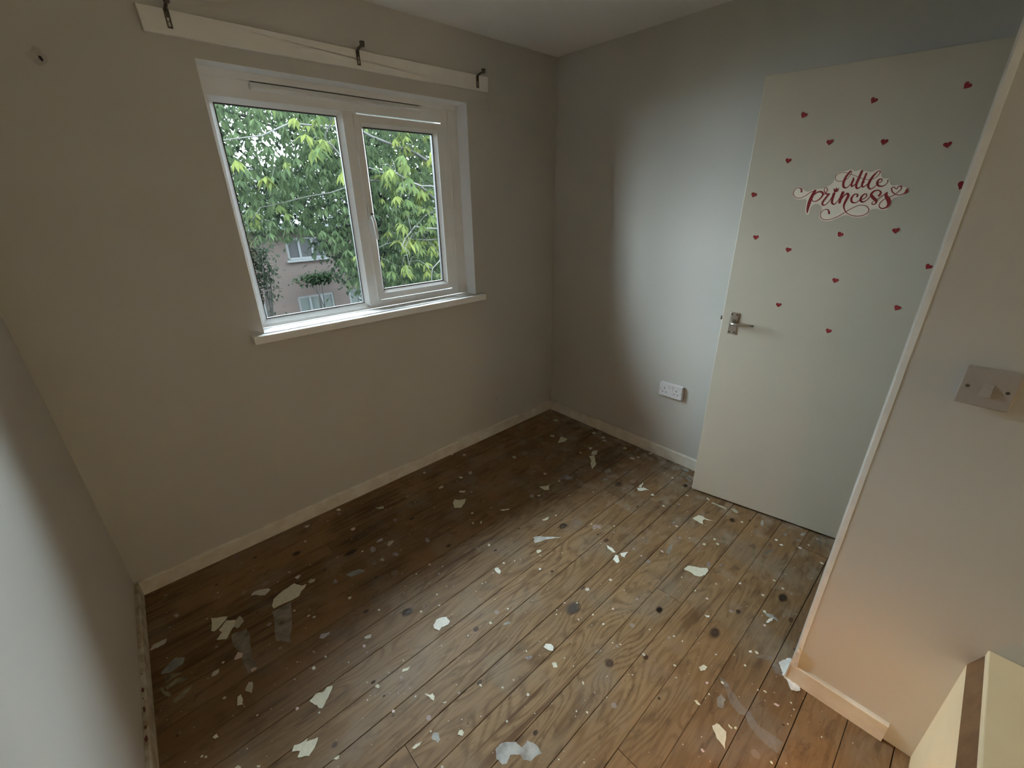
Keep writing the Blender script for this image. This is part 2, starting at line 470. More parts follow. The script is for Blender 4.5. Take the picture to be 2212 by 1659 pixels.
# ------------------------------------------------------------------ measured outlines (metres, in the room)
FLAKES = [
    ([(-2.259, -0.3262), (-2.2425, -0.3134), (-2.1938, -0.3373), (-2.1869, -0.3496), (-2.2127, -0.366)], 'pale', 'small lozenge of cream paint left of the biggest flake'),
    ([(-2.2064, -0.4687), (-2.2068, -0.4457), (-2.1915, -0.4139), (-2.1443, -0.394), (-2.1001, -0.3897), (-2.0819, -0.4239), (-2.0631, -0.4333), (-2.075, -0.4472), (-2.0912, -0.4525), (-2.1047, -0.4721), (-2.1358, -0.4743)], 'cream', 'biggest cream paint flake, long and ragged, near the window wall skirting'),
    ([(-2.4076, -0.3374), (-2.3566, -0.3747), (-2.3883, -0.4047), (-2.4097, -0.4151), (-2.4186, -0.4034)], 'cream', 'triangular cream paint flake touching another by the left corner'),
    ([(-2.3948, -0.4191), (-2.3624, -0.3943), (-2.3378, -0.4139), (-2.3478, -0.4429), (-2.3805, -0.4888), (-2.4105, -0.4638), (-2.3869, -0.44)], 'cream', 'ragged cream paint flake between a triangular flake and a grey smear'),
    ([(-2.3391, -0.4162), (-2.3182, -0.4088), (-2.3117, -0.4456), (-2.3383, -0.4655), (-2.3477, -0.4465)], 'dull', 'dull grey-cream flake at the top of the grey tape mark'),
    ([(-2.6072, -0.3345), (-2.5939, -0.3171), (-2.5528, -0.3206), (-2.5597, -0.3405), (-2.5841, -0.3434)], 'pale', 'pale oblong flake lying against the left skirting'),
    ([(-2.3767, -0.5947), (-2.3615, -0.5759), (-2.3483, -0.5944), (-2.3537, -0.6104), (-2.3767, -0.6036)], 'pink', 'pinkish white flake on the edge of the left grey smear'),
    ([(-2.4543, -0.6132), (-2.445, -0.5998), (-2.4271, -0.5996), (-2.4288, -0.6149), (-2.4429, -0.6184)], 'pale', 'thin slanted flake below left of the left grey smear'),
    ([(-2.4078, -0.7885), (-2.3999, -0.7588), (-2.3892, -0.7577), (-2.3887, -0.7793), (-2.3933, -0.7923), (-2.3899, -0.8004)], 'cream', 'small upright cream flake with a brown fleck on it'),
    ([(-2.3755, -0.7511), (-2.3598, -0.729), (-2.3488, -0.7366), (-2.3544, -0.7604), (-2.3618, -0.7767), (-2.3706, -0.7608)], 'pale', 'crumpled pale scrap below the left grey smear'),
    ([(-2.2228, -0.9422), (-2.1984, -0.9325), (-2.1753, -0.9439), (-2.1608, -0.9368), (-2.1453, -0.9462), (-2.1709, -0.9735), (-2.2001, -0.9951), (-2.2086, -0.9823), (-2.2089, -0.9724), (-2.2161, -0.9608)], 'cream', 'jagged cream flake shaped like a fin on the fourth board line'),
    ([(-2.3141, -1.056), (-2.3035, -1.0413), (-2.2857, -1.0496), (-2.2655, -1.0515), (-2.2728, -1.0575), (-2.2411, -1.0722), (-2.2585, -1.0916), (-2.2795, -1.1025), (-2.3068, -1.0837), (-2.2955, -1.0694)], 'cream', 'large torn cream flake with a notch near the bottom edge of the picture'),
    ([(-2.4873, -0.8398), (-2.476, -0.8374), (-2.4728, -0.8513), (-2.4829, -0.8504)], 'cream', 'small square cream chip near the left skirting'),
    ([(-2.1135, -0.7306), (-2.1032, -0.7206), (-2.0722, -0.7332), (-2.0802, -0.7422), (-2.1013, -0.7452)], 'lilac', 'lilac painted chip between the two grey board marks'),
    ([(-2.052, -0.4225), (-2.037, -0.415), (-2.0219, -0.4293), (-2.0314, -0.442), (-2.0486, -0.4343)], 'dull', 'small dull flake just above the tip of the biggest flake'),
    ([(-2.4045, -1.0192), (-2.3953, -1.0259), (-2.3981, -1.031), (-2.4044, -1.0251)], 'cream', 'small cream chip at the bottom edge beside the notched flake'),
    ([(-2.454, -0.9804), (-2.4447, -0.9797), (-2.4394, -0.9905), (-2.4433, -0.9945), (-2.4512, -0.989)], 'cream', 'cream chip cut by the bottom edge of the picture, left side'),
    ([(-2.5209, -0.2161), (-2.5105, -0.2098), (-2.5016, -0.2233), (-2.5095, -0.2341)], 'dull', 'small dull chip in the dark left corner boards'),
    ([(-1.7614, -0.9923), (-1.7366, -0.9775), (-1.7221, -0.9805), (-1.7003, -0.9975), (-1.7027, -1.0235), (-1.7143, -1.0298), (-1.7399, -1.0193), (-1.7556, -1.0268), (-1.7653, -1.009)], 'white', 'bright white flake with a bitten lower edge in mid floor'),
    ([(-1.9444, -1.0698), (-1.9369, -1.0629), (-1.9093, -1.0718), (-1.9253, -1.0794)], 'cream', 'thin leaf-shaped cream flake below the bitten white flake'),
    ([(-1.9241, -1.1887), (-1.9103, -1.2067), (-1.9034, -1.2066), (-1.9038, -1.2214), (-1.9136, -1.2295), (-1.9177, -1.2182), (-1.9199, -1.2037)], 'cream', 'small hooked cream flake left of the two low mid-floor chips'),
    ([(-1.8969, -1.2526), (-1.8821, -1.2615), (-1.8904, -1.2635)], 'cream', 'tiny cream sliver beside the hooked flake'),
    ([(-2.0402, -1.2998), (-2.0256, -1.2989), (-2.0038, -1.3068), (-2.016, -1.31), (-2.0311, -1.3082)], 'cream', 'slender cream flake low in the picture below a white splat'),
    ([(-1.9138, -1.3675), (-1.9023, -1.3609), (-1.8947, -1.3658), (-1.8955, -1.376), (-1.9034, -1.3806)], 'cream', 'five-sided cream chip right of the white splat'),
    ([(-2.232, -1.1608), (-2.2183, -1.1616), (-2.2102, -1.1633), (-2.2155, -1.1722)], 'cream', 'thin cream chip right of the notched flake at the bottom'),
    ([(-1.9853, -0.8481), (-1.9719, -0.8496), (-1.9593, -0.8561), (-1.9668, -0.8687), (-1.9835, -0.8594)], 'pale', 'pale chip split by a groove on a board joint'),
    ([(-1.5059, -1.3532), (-1.4881, -1.3513), (-1.4755, -1.3662), (-1.4776, -1.3798), (-1.4907, -1.3888), (-1.503, -1.3682)], 'white', 'bright chunky chip on the board line in mid floor'),
    ([(-1.5272, -1.4165), (-1.5151, -1.425), (-1.5251, -1.4413), (-1.5365, -1.4322)], 'cream', 'small square cream chip below the chunky chip'),
    ([(-1.4998, -1.5333), (-1.4948, -1.5354), (-1.5, -1.5436), (-1.505, -1.5426)], 'cream', 'tiny upright cream chip right of mid floor'),
    ([(-1.3042, -1.9028), (-1.2866, -1.9095), (-1.2838, -1.9174), (-1.2895, -1.9406), (-1.3393, -1.9587), (-1.3282, -1.9278)], 'cream', 'long pointed cream flake at the bottom right of the floor'),
    ([(-1.2623, -1.9353), (-1.2632, -1.9499), (-1.2691, -1.9488), (-1.2676, -1.9393)], 'cream', 'narrow cream chip beside the long pointed flake'),
    ([(-1.1532, -1.7878), (-1.1333, -1.7952), (-1.131, -1.8087), (-1.1488, -1.8086), (-1.1626, -1.7985)], 'cream', 'round cream chip on the right-hand boards'),
    ([(-1.2749, -1.8281), (-1.2662, -1.8338), (-1.2719, -1.8502), (-1.2774, -1.845)], 'cream', 'elongated little cream chip above the long pointed flake'),
    ([(-0.9336, -1.7067), (-0.9212, -1.722), (-0.9304, -1.7239), (-0.9377, -1.7156)], 'white', 'small white oblong chip on a right-hand board line'),
    ([(-1.0939, -2.0122), (-1.0846, -2.0161), (-1.0821, -2.0281), (-1.091, -2.0268)], 'pink', 'pink oval chip near the near-wall skirting'),
    ([(-0.7913, -1.8864), (-0.7625, -1.8893), (-0.7466, -1.9008), (-0.7652, -1.9006), (-0.7874, -1.8935)], 'white', 'crumpled white scrap on the boards before the doorway'),
    ([(-0.9623, -1.8859), (-0.9524, -1.8922), (-0.96, -1.897), (-0.9667, -1.8895)], 'white', 'little white chip left of the doorway plaster lump'),
    ([(-1.2623, -0.422), (-1.2374, -0.4038), (-1.2242, -0.4272), (-1.1888, -0.4451), (-1.2193, -0.4736), (-1.257, -0.4884), (-1.2812, -0.4652), (-1.2697, -0.4407)], 'cream', 'shield-shaped cream flake below the right end of the window'),
    ([(-1.1775, -0.363), (-1.1653, -0.3635), (-1.1442, -0.3815), (-1.1568, -0.3941), (-1.1814, -0.3727)], 'cream', 'short cream strip just behind the shield-shaped flake'),
    ([(-1.5982, -0.1567), (-1.5597, -0.1784), (-1.5683, -0.1954), (-1.5892, -0.1854)], 'dull', 'dull boat-shaped chip close to the window wall skirting'),
    ([(-1.0325, -0.2637), (-1.0117, -0.2452), (-0.9981, -0.2558), (-1.019, -0.2768)], 'dull', 'dull square chip behind the short cream strip'),
    ([(-1.2564, -0.6559), (-1.2411, -0.6477), (-1.2376, -0.6528), (-1.2544, -0.6642)], 'cream', 'tiny upright chip in front of the shield-shaped flake'),
    ([(-1.3964, -0.9395), (-1.3815, -0.9466), (-1.3846, -0.9713), (-1.4012, -0.9813), (-1.4036, -0.9601)], 'white', 'small bright chip on the lighter boards left of centre'),
    ([(-1.6881, -0.4614), (-1.6706, -0.4458), (-1.6442, -0.4587), (-1.6622, -0.4701), (-1.6829, -0.4783)], 'dull', 'dull grey-cream chip in the speckled patch left of centre'),
    ([(-1.719, -0.4079), (-1.6954, -0.3977), (-1.6782, -0.4057), (-1.6915, -0.4178), (-1.7143, -0.4124)], 'lilac', 'lilac oblong chip in the speckled patch left of centre'),
    ([(-1.7599, -0.5267), (-1.7462, -0.5214), (-1.7357, -0.5314), (-1.7475, -0.5458)], 'dull', 'small square chip below the speckled patch'),
    ([(-1.1133, -0.6508), (-1.0657, -0.6765), (-1.071, -0.6823), (-1.0985, -0.6698)], 'white', 'thin white sliver under a ring-shaped paint stain'),
    ([(-0.3562, -0.3976), (-0.2807, -0.356), (-0.2696, -0.3668), (-0.2678, -0.411), (-0.3126, -0.4195)], 'cream', 'three-cornered cream flake nearest the far room corner'),
    ([(-0.3131, -0.6526), (-0.2677, -0.6311), (-0.2413, -0.6472), (-0.2725, -0.6734), (-0.2972, -0.6716)], 'cream', 'square cream flake at the top end of a broken strip'),
    ([(-0.3339, -0.6508), (-0.3004, -0.6741), (-0.3446, -0.7122), (-0.3699, -0.74), (-0.4378, -0.7619), (-0.3974, -0.7135), (-0.3623, -0.6951)], 'cream', 'dagger-shaped cream flake below a square one on the far boards'),
    ([(-0.8089, -0.6565), (-0.7805, -0.6737), (-0.7534, -0.688), (-0.7863, -0.7142), (-0.8061, -0.7023)], 'cream', 'fish-shaped cream flake on the far boards'),
    ([(-0.4042, -1.0599), (-0.3723, -1.0833), (-0.3723, -1.1189), (-0.4219, -1.0783)], 'white', 'flat white wedge flake left of the door foot'),
    ([(-0.3883, -1.0608), (-0.3352, -1.0532), (-0.3409, -1.0626), (-0.3814, -1.0746)], 'white', 'upright white sliver crossing the flat wedge flake'),
    ([(-0.4078, -1.1471), (-0.3883, -1.1494), (-0.3865, -1.1607), (-0.4006, -1.1649)], 'white', 'small white chip right of the wedge flake'),
    ([(-0.9045, -1.2068), (-0.9002, -1.2356), (-0.9103, -1.2645), (-0.9226, -1.2576), (-0.9183, -1.2232)], 'white', 'long slanted flake, upper left of a trio in mid floor'),
    ([(-0.9011, -1.2827), (-0.8642, -1.3036), (-0.9092, -1.3124), (-0.9118, -1.296)], 'white', 'rightmost flake of a trio in mid floor'),
    ([(-0.9571, -1.2806), (-0.9247, -1.2744), (-0.9229, -1.2855), (-0.9454, -1.3099), (-0.9644, -1.308)], 'white', 'lowest flake of a trio in mid floor'),
    ([(-1.004, -0.8653), (-0.9771, -0.8676), (-0.9583, -0.8738), (-0.9781, -0.8843), (-0.9967, -0.8781)], 'cream', 'small ragged chip behind the white scrape mark'),
    ([(-0.7069, -0.308), (-0.6858, -0.3064), (-0.6844, -0.3261), (-0.709, -0.342)], 'dull', 'small dull chip near the far window wall skirting'),
    ([(-0.8763, -0.7044), (-0.8534, -0.7126), (-0.8723, -0.7178)], 'white', 'tiny white chip below the fish-shaped flake'),
    ([(-0.0729, -0.5582), (-0.0473, -0.5725), (-0.0682, -0.5905), (-0.0887, -0.5747)], 'pale', 'small pale chip beside the right wall skirting'),
    ([(-0.0699, -0.474), (-0.0469, -0.4808), (-0.0574, -0.5083), (-0.083, -0.4987)], 'pale', 'pale scrap close to the right wall skirting'),
    ([(-0.1326, -0.1418), (-0.0954, -0.1532), (-0.1167, -0.1945), (-0.1339, -0.1654)], 'pale', 'pale scrap in the far room corner'),
    ([(-0.4215, -1.4045), (-0.3751, -1.4137), (-0.366, -1.4325), (-0.3719, -1.4477), (-0.356, -1.4998), (-0.3821, -1.4504), (-0.4009, -1.4488), (-0.4249, -1.4621), (-0.428, -1.4472)], 'cream', 'tailed cream flake shaped like a tadpole in front of the door'),
    ([(-0.7704, -1.5358), (-0.7419, -1.538), (-0.7233, -1.5619), (-0.7128, -1.5842), (-0.6935, -1.6057), (-0.7041, -1.617), (-0.7349, -1.6177), (-0.7619, -1.6039), (-0.7731, -1.5862), (-0.7682, -1.5622), (-0.7775, -1.5412)], 'cream', 'large half-moon cream flake on the right-hand boards'),
    ([(-0.2103, -1.3817), (-0.1938, -1.3785), (-0.2063, -1.3996), (-0.2125, -1.3936)], 'cream', 'little chip by the foot of the door'),
    ([(-1.9412, -0.0371), (-1.9119, -0.045), (-1.9321, -0.0605)], 'pale', 'small three-cornered pale chip along the window wall skirting'),
]
CHIPS = [(-2.0313, -1.0547, 0.008), (-2.0007, -0.8814, 0.0069), (-1.6908, -0.9294, 0.0052), (-1.7626, -0.9026, 0.0061), (-1.6678, -0.8773, 0.0037), (-1.6135, -0.8715, 0.0039), (-1.4908, -0.9667, 0.0039), (-1.9505, -0.6338, 0.0066), (-1.8869, -0.7756, 0.0068), (-1.5865, -1.1399, 0.0049), (-2.0528, -1.017, 0.0028), (-2.03, -1.1663, 0.0052), (-1.8776, -1.3415, 0.0028), (-1.7659, -1.2995, 0.0043), (-1.7148, -1.3578, 0.0039), (-1.9708, -1.3012, 0.0034), (-1.9966, -1.4038, 0.0044), (-2.0704, -0.9032, 0.0039), (-2.124, -0.8234, 0.0045), (-2.0773, -1.0736, 0.0023), (-1.9523, -1.1759, 0.0034), (-1.7842, -1.0851, 0.0027), (-1.7441, -1.204, 0.0025), (-1.493, -1.1387, 0.005), (-1.6677, -1.4351, 0.0065), (-1.2605, -1.396, 0.0045), (-1.2639, -1.451, 0.0057), (-1.3013, -1.2806, 0.0042), (-1.2628, -1.317, 0.0036), (-1.3673, -1.2938, 0.0035), (-1.3509, -1.2817, 0.003), (-1.1791, -1.4373, 0.0051), (-1.1087, -1.6684, 0.0047), (-1.2571, -1.6283, 0.0061), (-1.2106, -1.7266, 0.0055), (-1.5868, -1.5804, 0.0033), (-1.5632, -1.6067, 0.0036), (-1.7288, -1.6286, 0.0028), (-1.6707, -1.3649, 0.0031), (-1.716, -1.3567, 0.0039), (-1.7742, -1.4451, 0.0035), (-1.2862, -1.5463, 0.0035), (-1.3025, -1.5216, 0.0031), (-1.3512, -1.6405, 0.0029), (-1.4192, -1.5822, 0.0032), (-1.1783, -1.304, 0.0071), (-1.0631, -1.3436, 0.0068), (-1.4962, -1.5859, 0.0022), (-1.32, -1.3705, 0.0048), (-1.4801, -1.4358, 0.0034), (-1.6917, -1.4911, 0.0025), (-1.5639, -1.3212, 0.0026), (-1.0635, -1.8098, 0.004), (-1.1868, -1.8323, 0.0052), (-0.6628, -1.8316, 0.0056), (-0.6699, -1.7414, 0.0058), (-1.2557, -1.9557, 0.0046), (-0.8513, -1.6783, 0.006), (-1.2475, -1.7504, 0.0036), (-1.1044, -1.6999, 0.0036), (-1.0837, -1.9615, 0.0036), (-1.0707, -1.9798, 0.0048), (-1.2722, -2.0659, 0.0043), (-1.3914, -1.912, 0.005), (-1.0878, -2.1483, 0.0029), (-1.1235, -2.0652, 0.0026), (-1.0463, -2.0505, 0.0031), (-1.0276, -1.8985, 0.0048), (-0.8078, -1.8879, 0.007), (-1.0162, -1.8561, 0.0027), (-1.1469, -1.8681, 0.0041), (-0.9469, -1.9082, 0.0063), (-0.7425, -1.8655, 0.0063), (-1.3442, -0.9467, 0.0064), (-1.6007, -0.7126, 0.006), (-1.563, -0.7639, 0.0036), (-1.6746, -0.7188, 0.004), (-1.2365, -0.5671, 0.007), (-1.3206, -0.8111, 0.009), (-0.9737, -0.0045, 0.0116), (-0.9183, -0.0656, 0.0124), (-1.222, -0.058, 0.0089), (-1.089, -0.2594, 0.0129), (-1.2285, -0.257, 0.0123), (-1.7616, -0.2347, 0.0096), (-1.7936, -0.4175, 0.0061), (-1.2811, -0.6323, 0.0078), (-1.7547, -0.032, 0.0113), (-0.1537, -0.8649, 0.0131), (-0.1168, -0.8845, 0.0082), (-0.0811, -0.7601, 0.0119), (-0.4385, -1.2487, 0.0069), (-0.1649, -1.1523, 0.0081), (-0.0164, -0.9158, 0.0146), (-0.311, -0.305, 0.0151), (-1.1732, -1.0069, 0.0104), (-1.2982, -0.9705, 0.0035), (-1.3432, -0.9458, 0.0063), (-1.2461, -1.0865, 0.0062), (-0.9228, -0.8923, 0.0072), (-0.7665, -1.1545, 0.0055), (-0.8399, -1.0643, 0.0048), (-0.7461, -1.413, 0.0062), (-0.8431, -1.3612, 0.0054), (-0.682, -0.7001, 0.0078), (-0.6168, -0.9051, 0.0049), (-0.6877, -0.5906, 0.0082), (-0.2496, -0.6006, 0.0096), (-0.3412, -0.5881, 0.0084), (-1.0644, -1.3429, 0.0076), (-0.0996, -0.6059, 0.0158), (-0.5565, -1.5295, 0.0083), (-0.5087, -1.5736, 0.0079), (-0.4871, -1.5497, 0.0066), (-0.2639, -1.5918, 0.0068), (-0.2599, -1.2931, 0.007), (-0.2938, -1.7866, 0.0075), (-0.2506, -1.8526, 0.0076), (-0.2755, -1.7585, 0.0077), (-0.6626, -1.8313, 0.0057), (-0.5472, -1.8365, 0.0057), (-0.6706, -1.7424, 0.0059), (-0.8488, -1.6265, 0.0046), (-0.1988, -1.877, 0.0057), (-0.5678, -1.4612, 0.0043), (-0.5359, -1.376, 0.0065), (-0.7481, -1.6719, 0.0046), (-0.284, -1.9506, 0.0072), (-0.8231, -1.5518, 0.0036), (-0.567, -1.8779, 0.0047), (-1.7556, -0.0331, 0.0121), (-2.0768, -0.3632, 0.0099), (-1.7605, -0.2328, 0.0088), (-1.9736, -0.1532, 0.0063), (-2.11, -0.6011, 0.0058), (-2.0957, -0.6225, 0.0057), (-2.1451, -0.5357, 0.0055), (-1.9515, -0.6317, 0.0052), (-2.0954, -0.3062, 0.0047), (-2.4336, -0.7298, 0.0058), (-2.5221, -0.8771, 0.004), (-2.5134, -0.888, 0.0039), (-2.4114, -0.5827, 0.0056), (-2.2619, -0.9372, 0.0058), (-2.2122, -1.0004, 0.0034), (-2.1723, -0.8362, 0.0073), (-2.1237, -0.8224, 0.0041), (-2.1482, -0.7795, 0.0028), (-2.3653, -0.8674, 0.0031), (-2.4141, -0.9504, 0.0024), (-2.3341, -0.6898, 0.0081)]
SMEARS = [
    ([(-1.8321, -1.4777), (-1.8124, -1.4877), (-1.7916, -1.5072), (-1.7891, -1.5303), (-1.7624, -1.5282), (-1.7513, -1.5573), (-1.7535, -1.5838), (-1.7933, -1.5743), (-1.8063, -1.5582), (-1.8039, -1.5407), (-1.8278, -1.5204), (-1.8498, -1.5293), (-1.8617, -1.5221), (-1.8649, -1.4996), (-1.8522, -1.4795)], 'white', 0.75),
    ([(-1.1276, -0.9233), (-1.1123, -0.9274), (-1.066, -0.9737), (-1.0203, -1.0203), (-1.0641, -0.9941), (-1.1481, -0.955)], 'white', 0.95),
    ([(-2.3625, -0.4764), (-2.3132, -0.4892), (-2.3181, -0.5637), (-2.3202, -0.6713), (-2.3301, -0.6964), (-2.3546, -0.6902), (-2.3575, -0.6363), (-2.3604, -0.5615)], 'grey', 0.8),
    ([(-2.2149, -0.4756), (-2.1412, -0.477), (-2.2045, -0.6706), (-2.2413, -0.6263)], 'grey', 0.8),
    ([(-2.58, -0.5462), (-2.5492, -0.535), (-2.5172, -0.5486), (-2.5224, -0.5629), (-2.552, -0.5593), (-2.5782, -0.5609)], 'olive', 0.8),
    ([(-2.5749, -0.4945), (-2.5525, -0.5044), (-2.5278, -0.5248), (-2.5547, -0.5244), (-2.5768, -0.5307)], 'olive', 0.7),
    ([(-2.5666, -0.6176), (-2.5411, -0.6061), (-2.5091, -0.6022), (-2.5193, -0.6162), (-2.5473, -0.6307), (-2.5651, -0.6329)], 'olive', 0.85),
    ([(-2.5951, -0.5347), (-2.5857, -0.5383), (-2.5687, -0.593), (-2.575, -0.5922), (-2.5932, -0.5495)], 'olive', 0.9),
    ([(-2.5864, -0.4754), (-2.5677, -0.4561), (-2.5382, -0.437), (-2.5129, -0.4608), (-2.5193, -0.4842), (-2.5441, -0.4897), (-2.5647, -0.4929)], 'blue', 0.8),
    ([(-1.1314, -1.8496), (-1.1356, -1.8829), (-1.1676, -1.9335), (-1.1763, -1.9727), (-1.1942, -1.9652), (-1.2068, -1.9488), (-1.1985, -1.9237), (-1.1725, -1.8944)], 'grey', 0.55),
    ([(-1.1933, -1.9614), (-1.1656, -1.9688), (-1.1952, -2.0003), (-1.1929, -2.0331), (-1.1896, -2.0741), (-1.234, -2.0691), (-1.2316, -2.0265), (-1.2197, -1.9818)], 'grey', 0.5),
    ([(-1.2158, -1.8786), (-1.1866, -1.8812), (-1.1936, -1.8994), (-1.2302, -1.9036), (-1.2342, -1.8904)], 'grey', 0.8),
    ([(-1.9781, -1.3159), (-1.9659, -1.3101), (-1.9539, -1.3213), (-1.9592, -1.3337), (-1.971, -1.3438), (-1.9719, -1.3324), (-1.9785, -1.3262)], 'white', 0.75),
    ([(-1.9621, -1.2602), (-1.9552, -1.2527), (-1.9447, -1.2603), (-1.9498, -1.2717), (-1.9602, -1.271)], 'pink', 0.9),
    ([(-1.5579, -1.1772), (-1.5363, -1.1804), (-1.5212, -1.1877), (-1.5314, -1.1954), (-1.548, -1.1866)], 'white', 0.6),
    ([(-1.5853, -1.3328), (-1.5715, -1.3399), (-1.5576, -1.347), (-1.5683, -1.3546), (-1.5836, -1.3462)], 'lilac', 0.6),
    ([(-1.7565, -0.424), (-1.7438, -0.4164), (-1.7351, -0.4405), (-1.7458, -0.4576), (-1.7631, -0.4565), (-1.7629, -0.4374)], 'lilac', 0.85),
    ([(-1.5322, -0.5613), (-1.5178, -0.5502), (-1.5133, -0.5752), (-1.5198, -0.5894), (-1.5349, -0.5815)], 'lilac', 0.85),
    ([(-1.6969, -0.5308), (-1.6803, -0.5299), (-1.6711, -0.5554), (-1.6839, -0.562), (-1.6947, -0.548)], 'lilac', 0.8),
    ([(-1.7899, -0.5165), (-1.7752, -0.5086), (-1.772, -0.5262), (-1.7828, -0.5376), (-1.7922, -0.5301)], 'lilac', 0.7),
    ([(-1.5745, -0.3153), (-1.5594, -0.3109), (-1.5584, -0.3307), (-1.5721, -0.3389), (-1.5785, -0.3273)], 'lilac', 0.6),
    ([(-1.9116, -0.4988), (-1.8801, -0.5014), (-1.8484, -0.5141), (-1.8368, -0.539), (-1.8684, -0.5398), (-1.9023, -0.5245)], 'blue', 0.85),
    ([(-1.9687, -0.4979), (-1.9559, -0.4903), (-1.9527, -0.5098), (-1.9625, -0.5167), (-1.9706, -0.5078)], 'lilac', 0.85),
    ([(-0.9112, -0.6777), (-0.8869, -0.6709), (-0.8854, -0.6889), (-0.9059, -0.7031), (-0.915, -0.6903)], 'white', 0.8),
    ([(-0.6865, -0.6928), (-0.639, -0.677), (-0.5984, -0.6768), (-0.5965, -0.7102), (-0.5817, -0.7322), (-0.6127, -0.741), (-0.6411, -0.7137), (-0.6511, -0.6964)], 'lilac', 0.7),
    ([(-0.8592, -1.0827), (-0.8297, -1.0775), (-0.8192, -1.1043), (-0.8346, -1.1226), (-0.8411, -1.1), (-0.8672, -1.0992)], 'pink', 0.75),
    ([(-0.3918, -0.8194), (-0.3528, -0.8242), (-0.3675, -0.8592), (-0.4012, -0.8589), (-0.4133, -0.8392)], 'grey', 0.8),
    ([(-0.485, -0.8716), (-0.4528, -0.872), (-0.4477, -0.8922), (-0.4843, -0.8949)], 'grey', 0.8),
    ([(-0.3218, -0.9194), (-0.2943, -0.9168), (-0.3099, -0.9389), (-0.3341, -0.9394)], 'lilac', 0.6),
    ([(-0.7375, -1.4335), (-0.6829, -1.4177), (-0.6615, -1.4232), (-0.695, -1.4356), (-0.7426, -1.4475)], 'grey', 0.8),
    ([(-0.8577, -1.3932), (-0.8398, -1.3966), (-0.8442, -1.4105), (-0.8619, -1.4071)], 'lilac', 0.7),
    ([(-0.5264, -1.3444), (-0.5048, -1.3479), (-0.514, -1.3619), (-0.5334, -1.3602)], 'lilac', 0.6),
    ([(-0.9069, -0.9811), (-0.8603, -0.9793), (-0.8681, -1.0295), (-0.9221, -1.0446), (-0.934, -1.0113)], 'grey', 0.35),
    ([(-0.01, -0.8523), (0.0127, -0.9122), (-0.0223, -0.9249), (-0.0295, -0.8808)], 'white', 0.5),
    ([(-0.0183, -1.1137), (-0.0145, -1.1834), (-0.0413, -1.1898), (-0.0358, -1.1301)], 'white', 0.6),
    ([(-0.0926, -1.1879), (-0.0808, -1.2302), (-0.1269, -1.2463), (-0.1099, -1.2174)], 'white', 0.6),
    ([(-0.2279, -1.4158), (-0.2122, -1.4217), (-0.2078, -1.4935), (-0.2236, -1.496)], 'cream', 0.85),
    ([(-0.2003, -1.5068), (-0.1812, -1.5277), (-0.1982, -1.5505), (-0.2134, -1.5445)], 'cream', 0.8),
    ([(-0.2117, -1.6616), (-0.1751, -1.6563), (-0.1705, -1.6648), (-0.205, -1.676), (-0.2254, -1.6738)], 'white', 0.7),
    ([(-0.6717, -1.5921), (-0.6508, -1.5897), (-0.6473, -1.6026), (-0.664, -1.6119), (-0.6809, -1.6071)], 'lilac', 0.6),
    ([(-0.1523, -1.826), (-0.1288, -1.8297), (-0.127, -1.8428), (-0.1533, -1.8399)], 'white', 0.6),
    ([(-0.1447, -1.7454), (-0.1256, -1.7502), (-0.1273, -1.7597), (-0.1457, -1.7546)], 'white', 0.6),
    ([(-0.2127, -1.7647), (-0.1894, -1.7697), (-0.1904, -1.7823), (-0.2135, -1.7789)], 'white', 0.45),
    ([(-0.4047, -1.7448), (-0.3519, -1.7645), (-0.3308, -1.7914), (-0.3784, -1.7732), (-0.415, -1.7551)], 'grey', 0.4),
    ([(-0.1448, -1.8987), (-0.1294, -1.9062), (-0.1364, -1.9208), (-0.1589, -1.9135)], 'grey', 0.5),
    ([(-0.6362, -1.6352), (-0.623, -1.6383), (-0.6196, -1.6509), (-0.6341, -1.6465)], 'lilac', 0.6),
    ([(-2.2676, -0.0214), (-2.2522, -0.0068), (-2.2364, -0.0255), (-2.2467, -0.0485), (-2.265, -0.0347)], 'pink', 0.5),
    ([(-0.969, -1.9122), (-0.9342, -1.9273), (-0.9208, -1.9575), (-0.9382, -1.9556), (-0.9585, -1.9279)], 'white', 0.35),
    ([(-0.9495, -1.9594), (-0.921, -1.969), (-0.9168, -1.9902), (-0.9729, -2.0038), (-0.9803, -1.9806)], 'white', 0.3),
    ([(-0.7379, -1.8553), (-0.7448, -1.8706), (-0.7261, -1.9025), (-0.7527, -1.9193), (-0.7494, -1.9017), (-0.7581, -1.8794)], 'white', 0.6),
    ([(-1.0927, -0.6051), (-1.0605, -0.605), (-1.0419, -0.628), (-1.0524, -0.654), (-1.0564, -0.6296), (-1.0763, -0.6157), (-1.0978, -0.6257)], 'pink', 0.5),
    ([(-1.3646, -0.6794), (-1.3506, -0.6826), (-1.3456, -0.6975), (-1.3595, -0.6943)], 'lilac', 0.5),
]
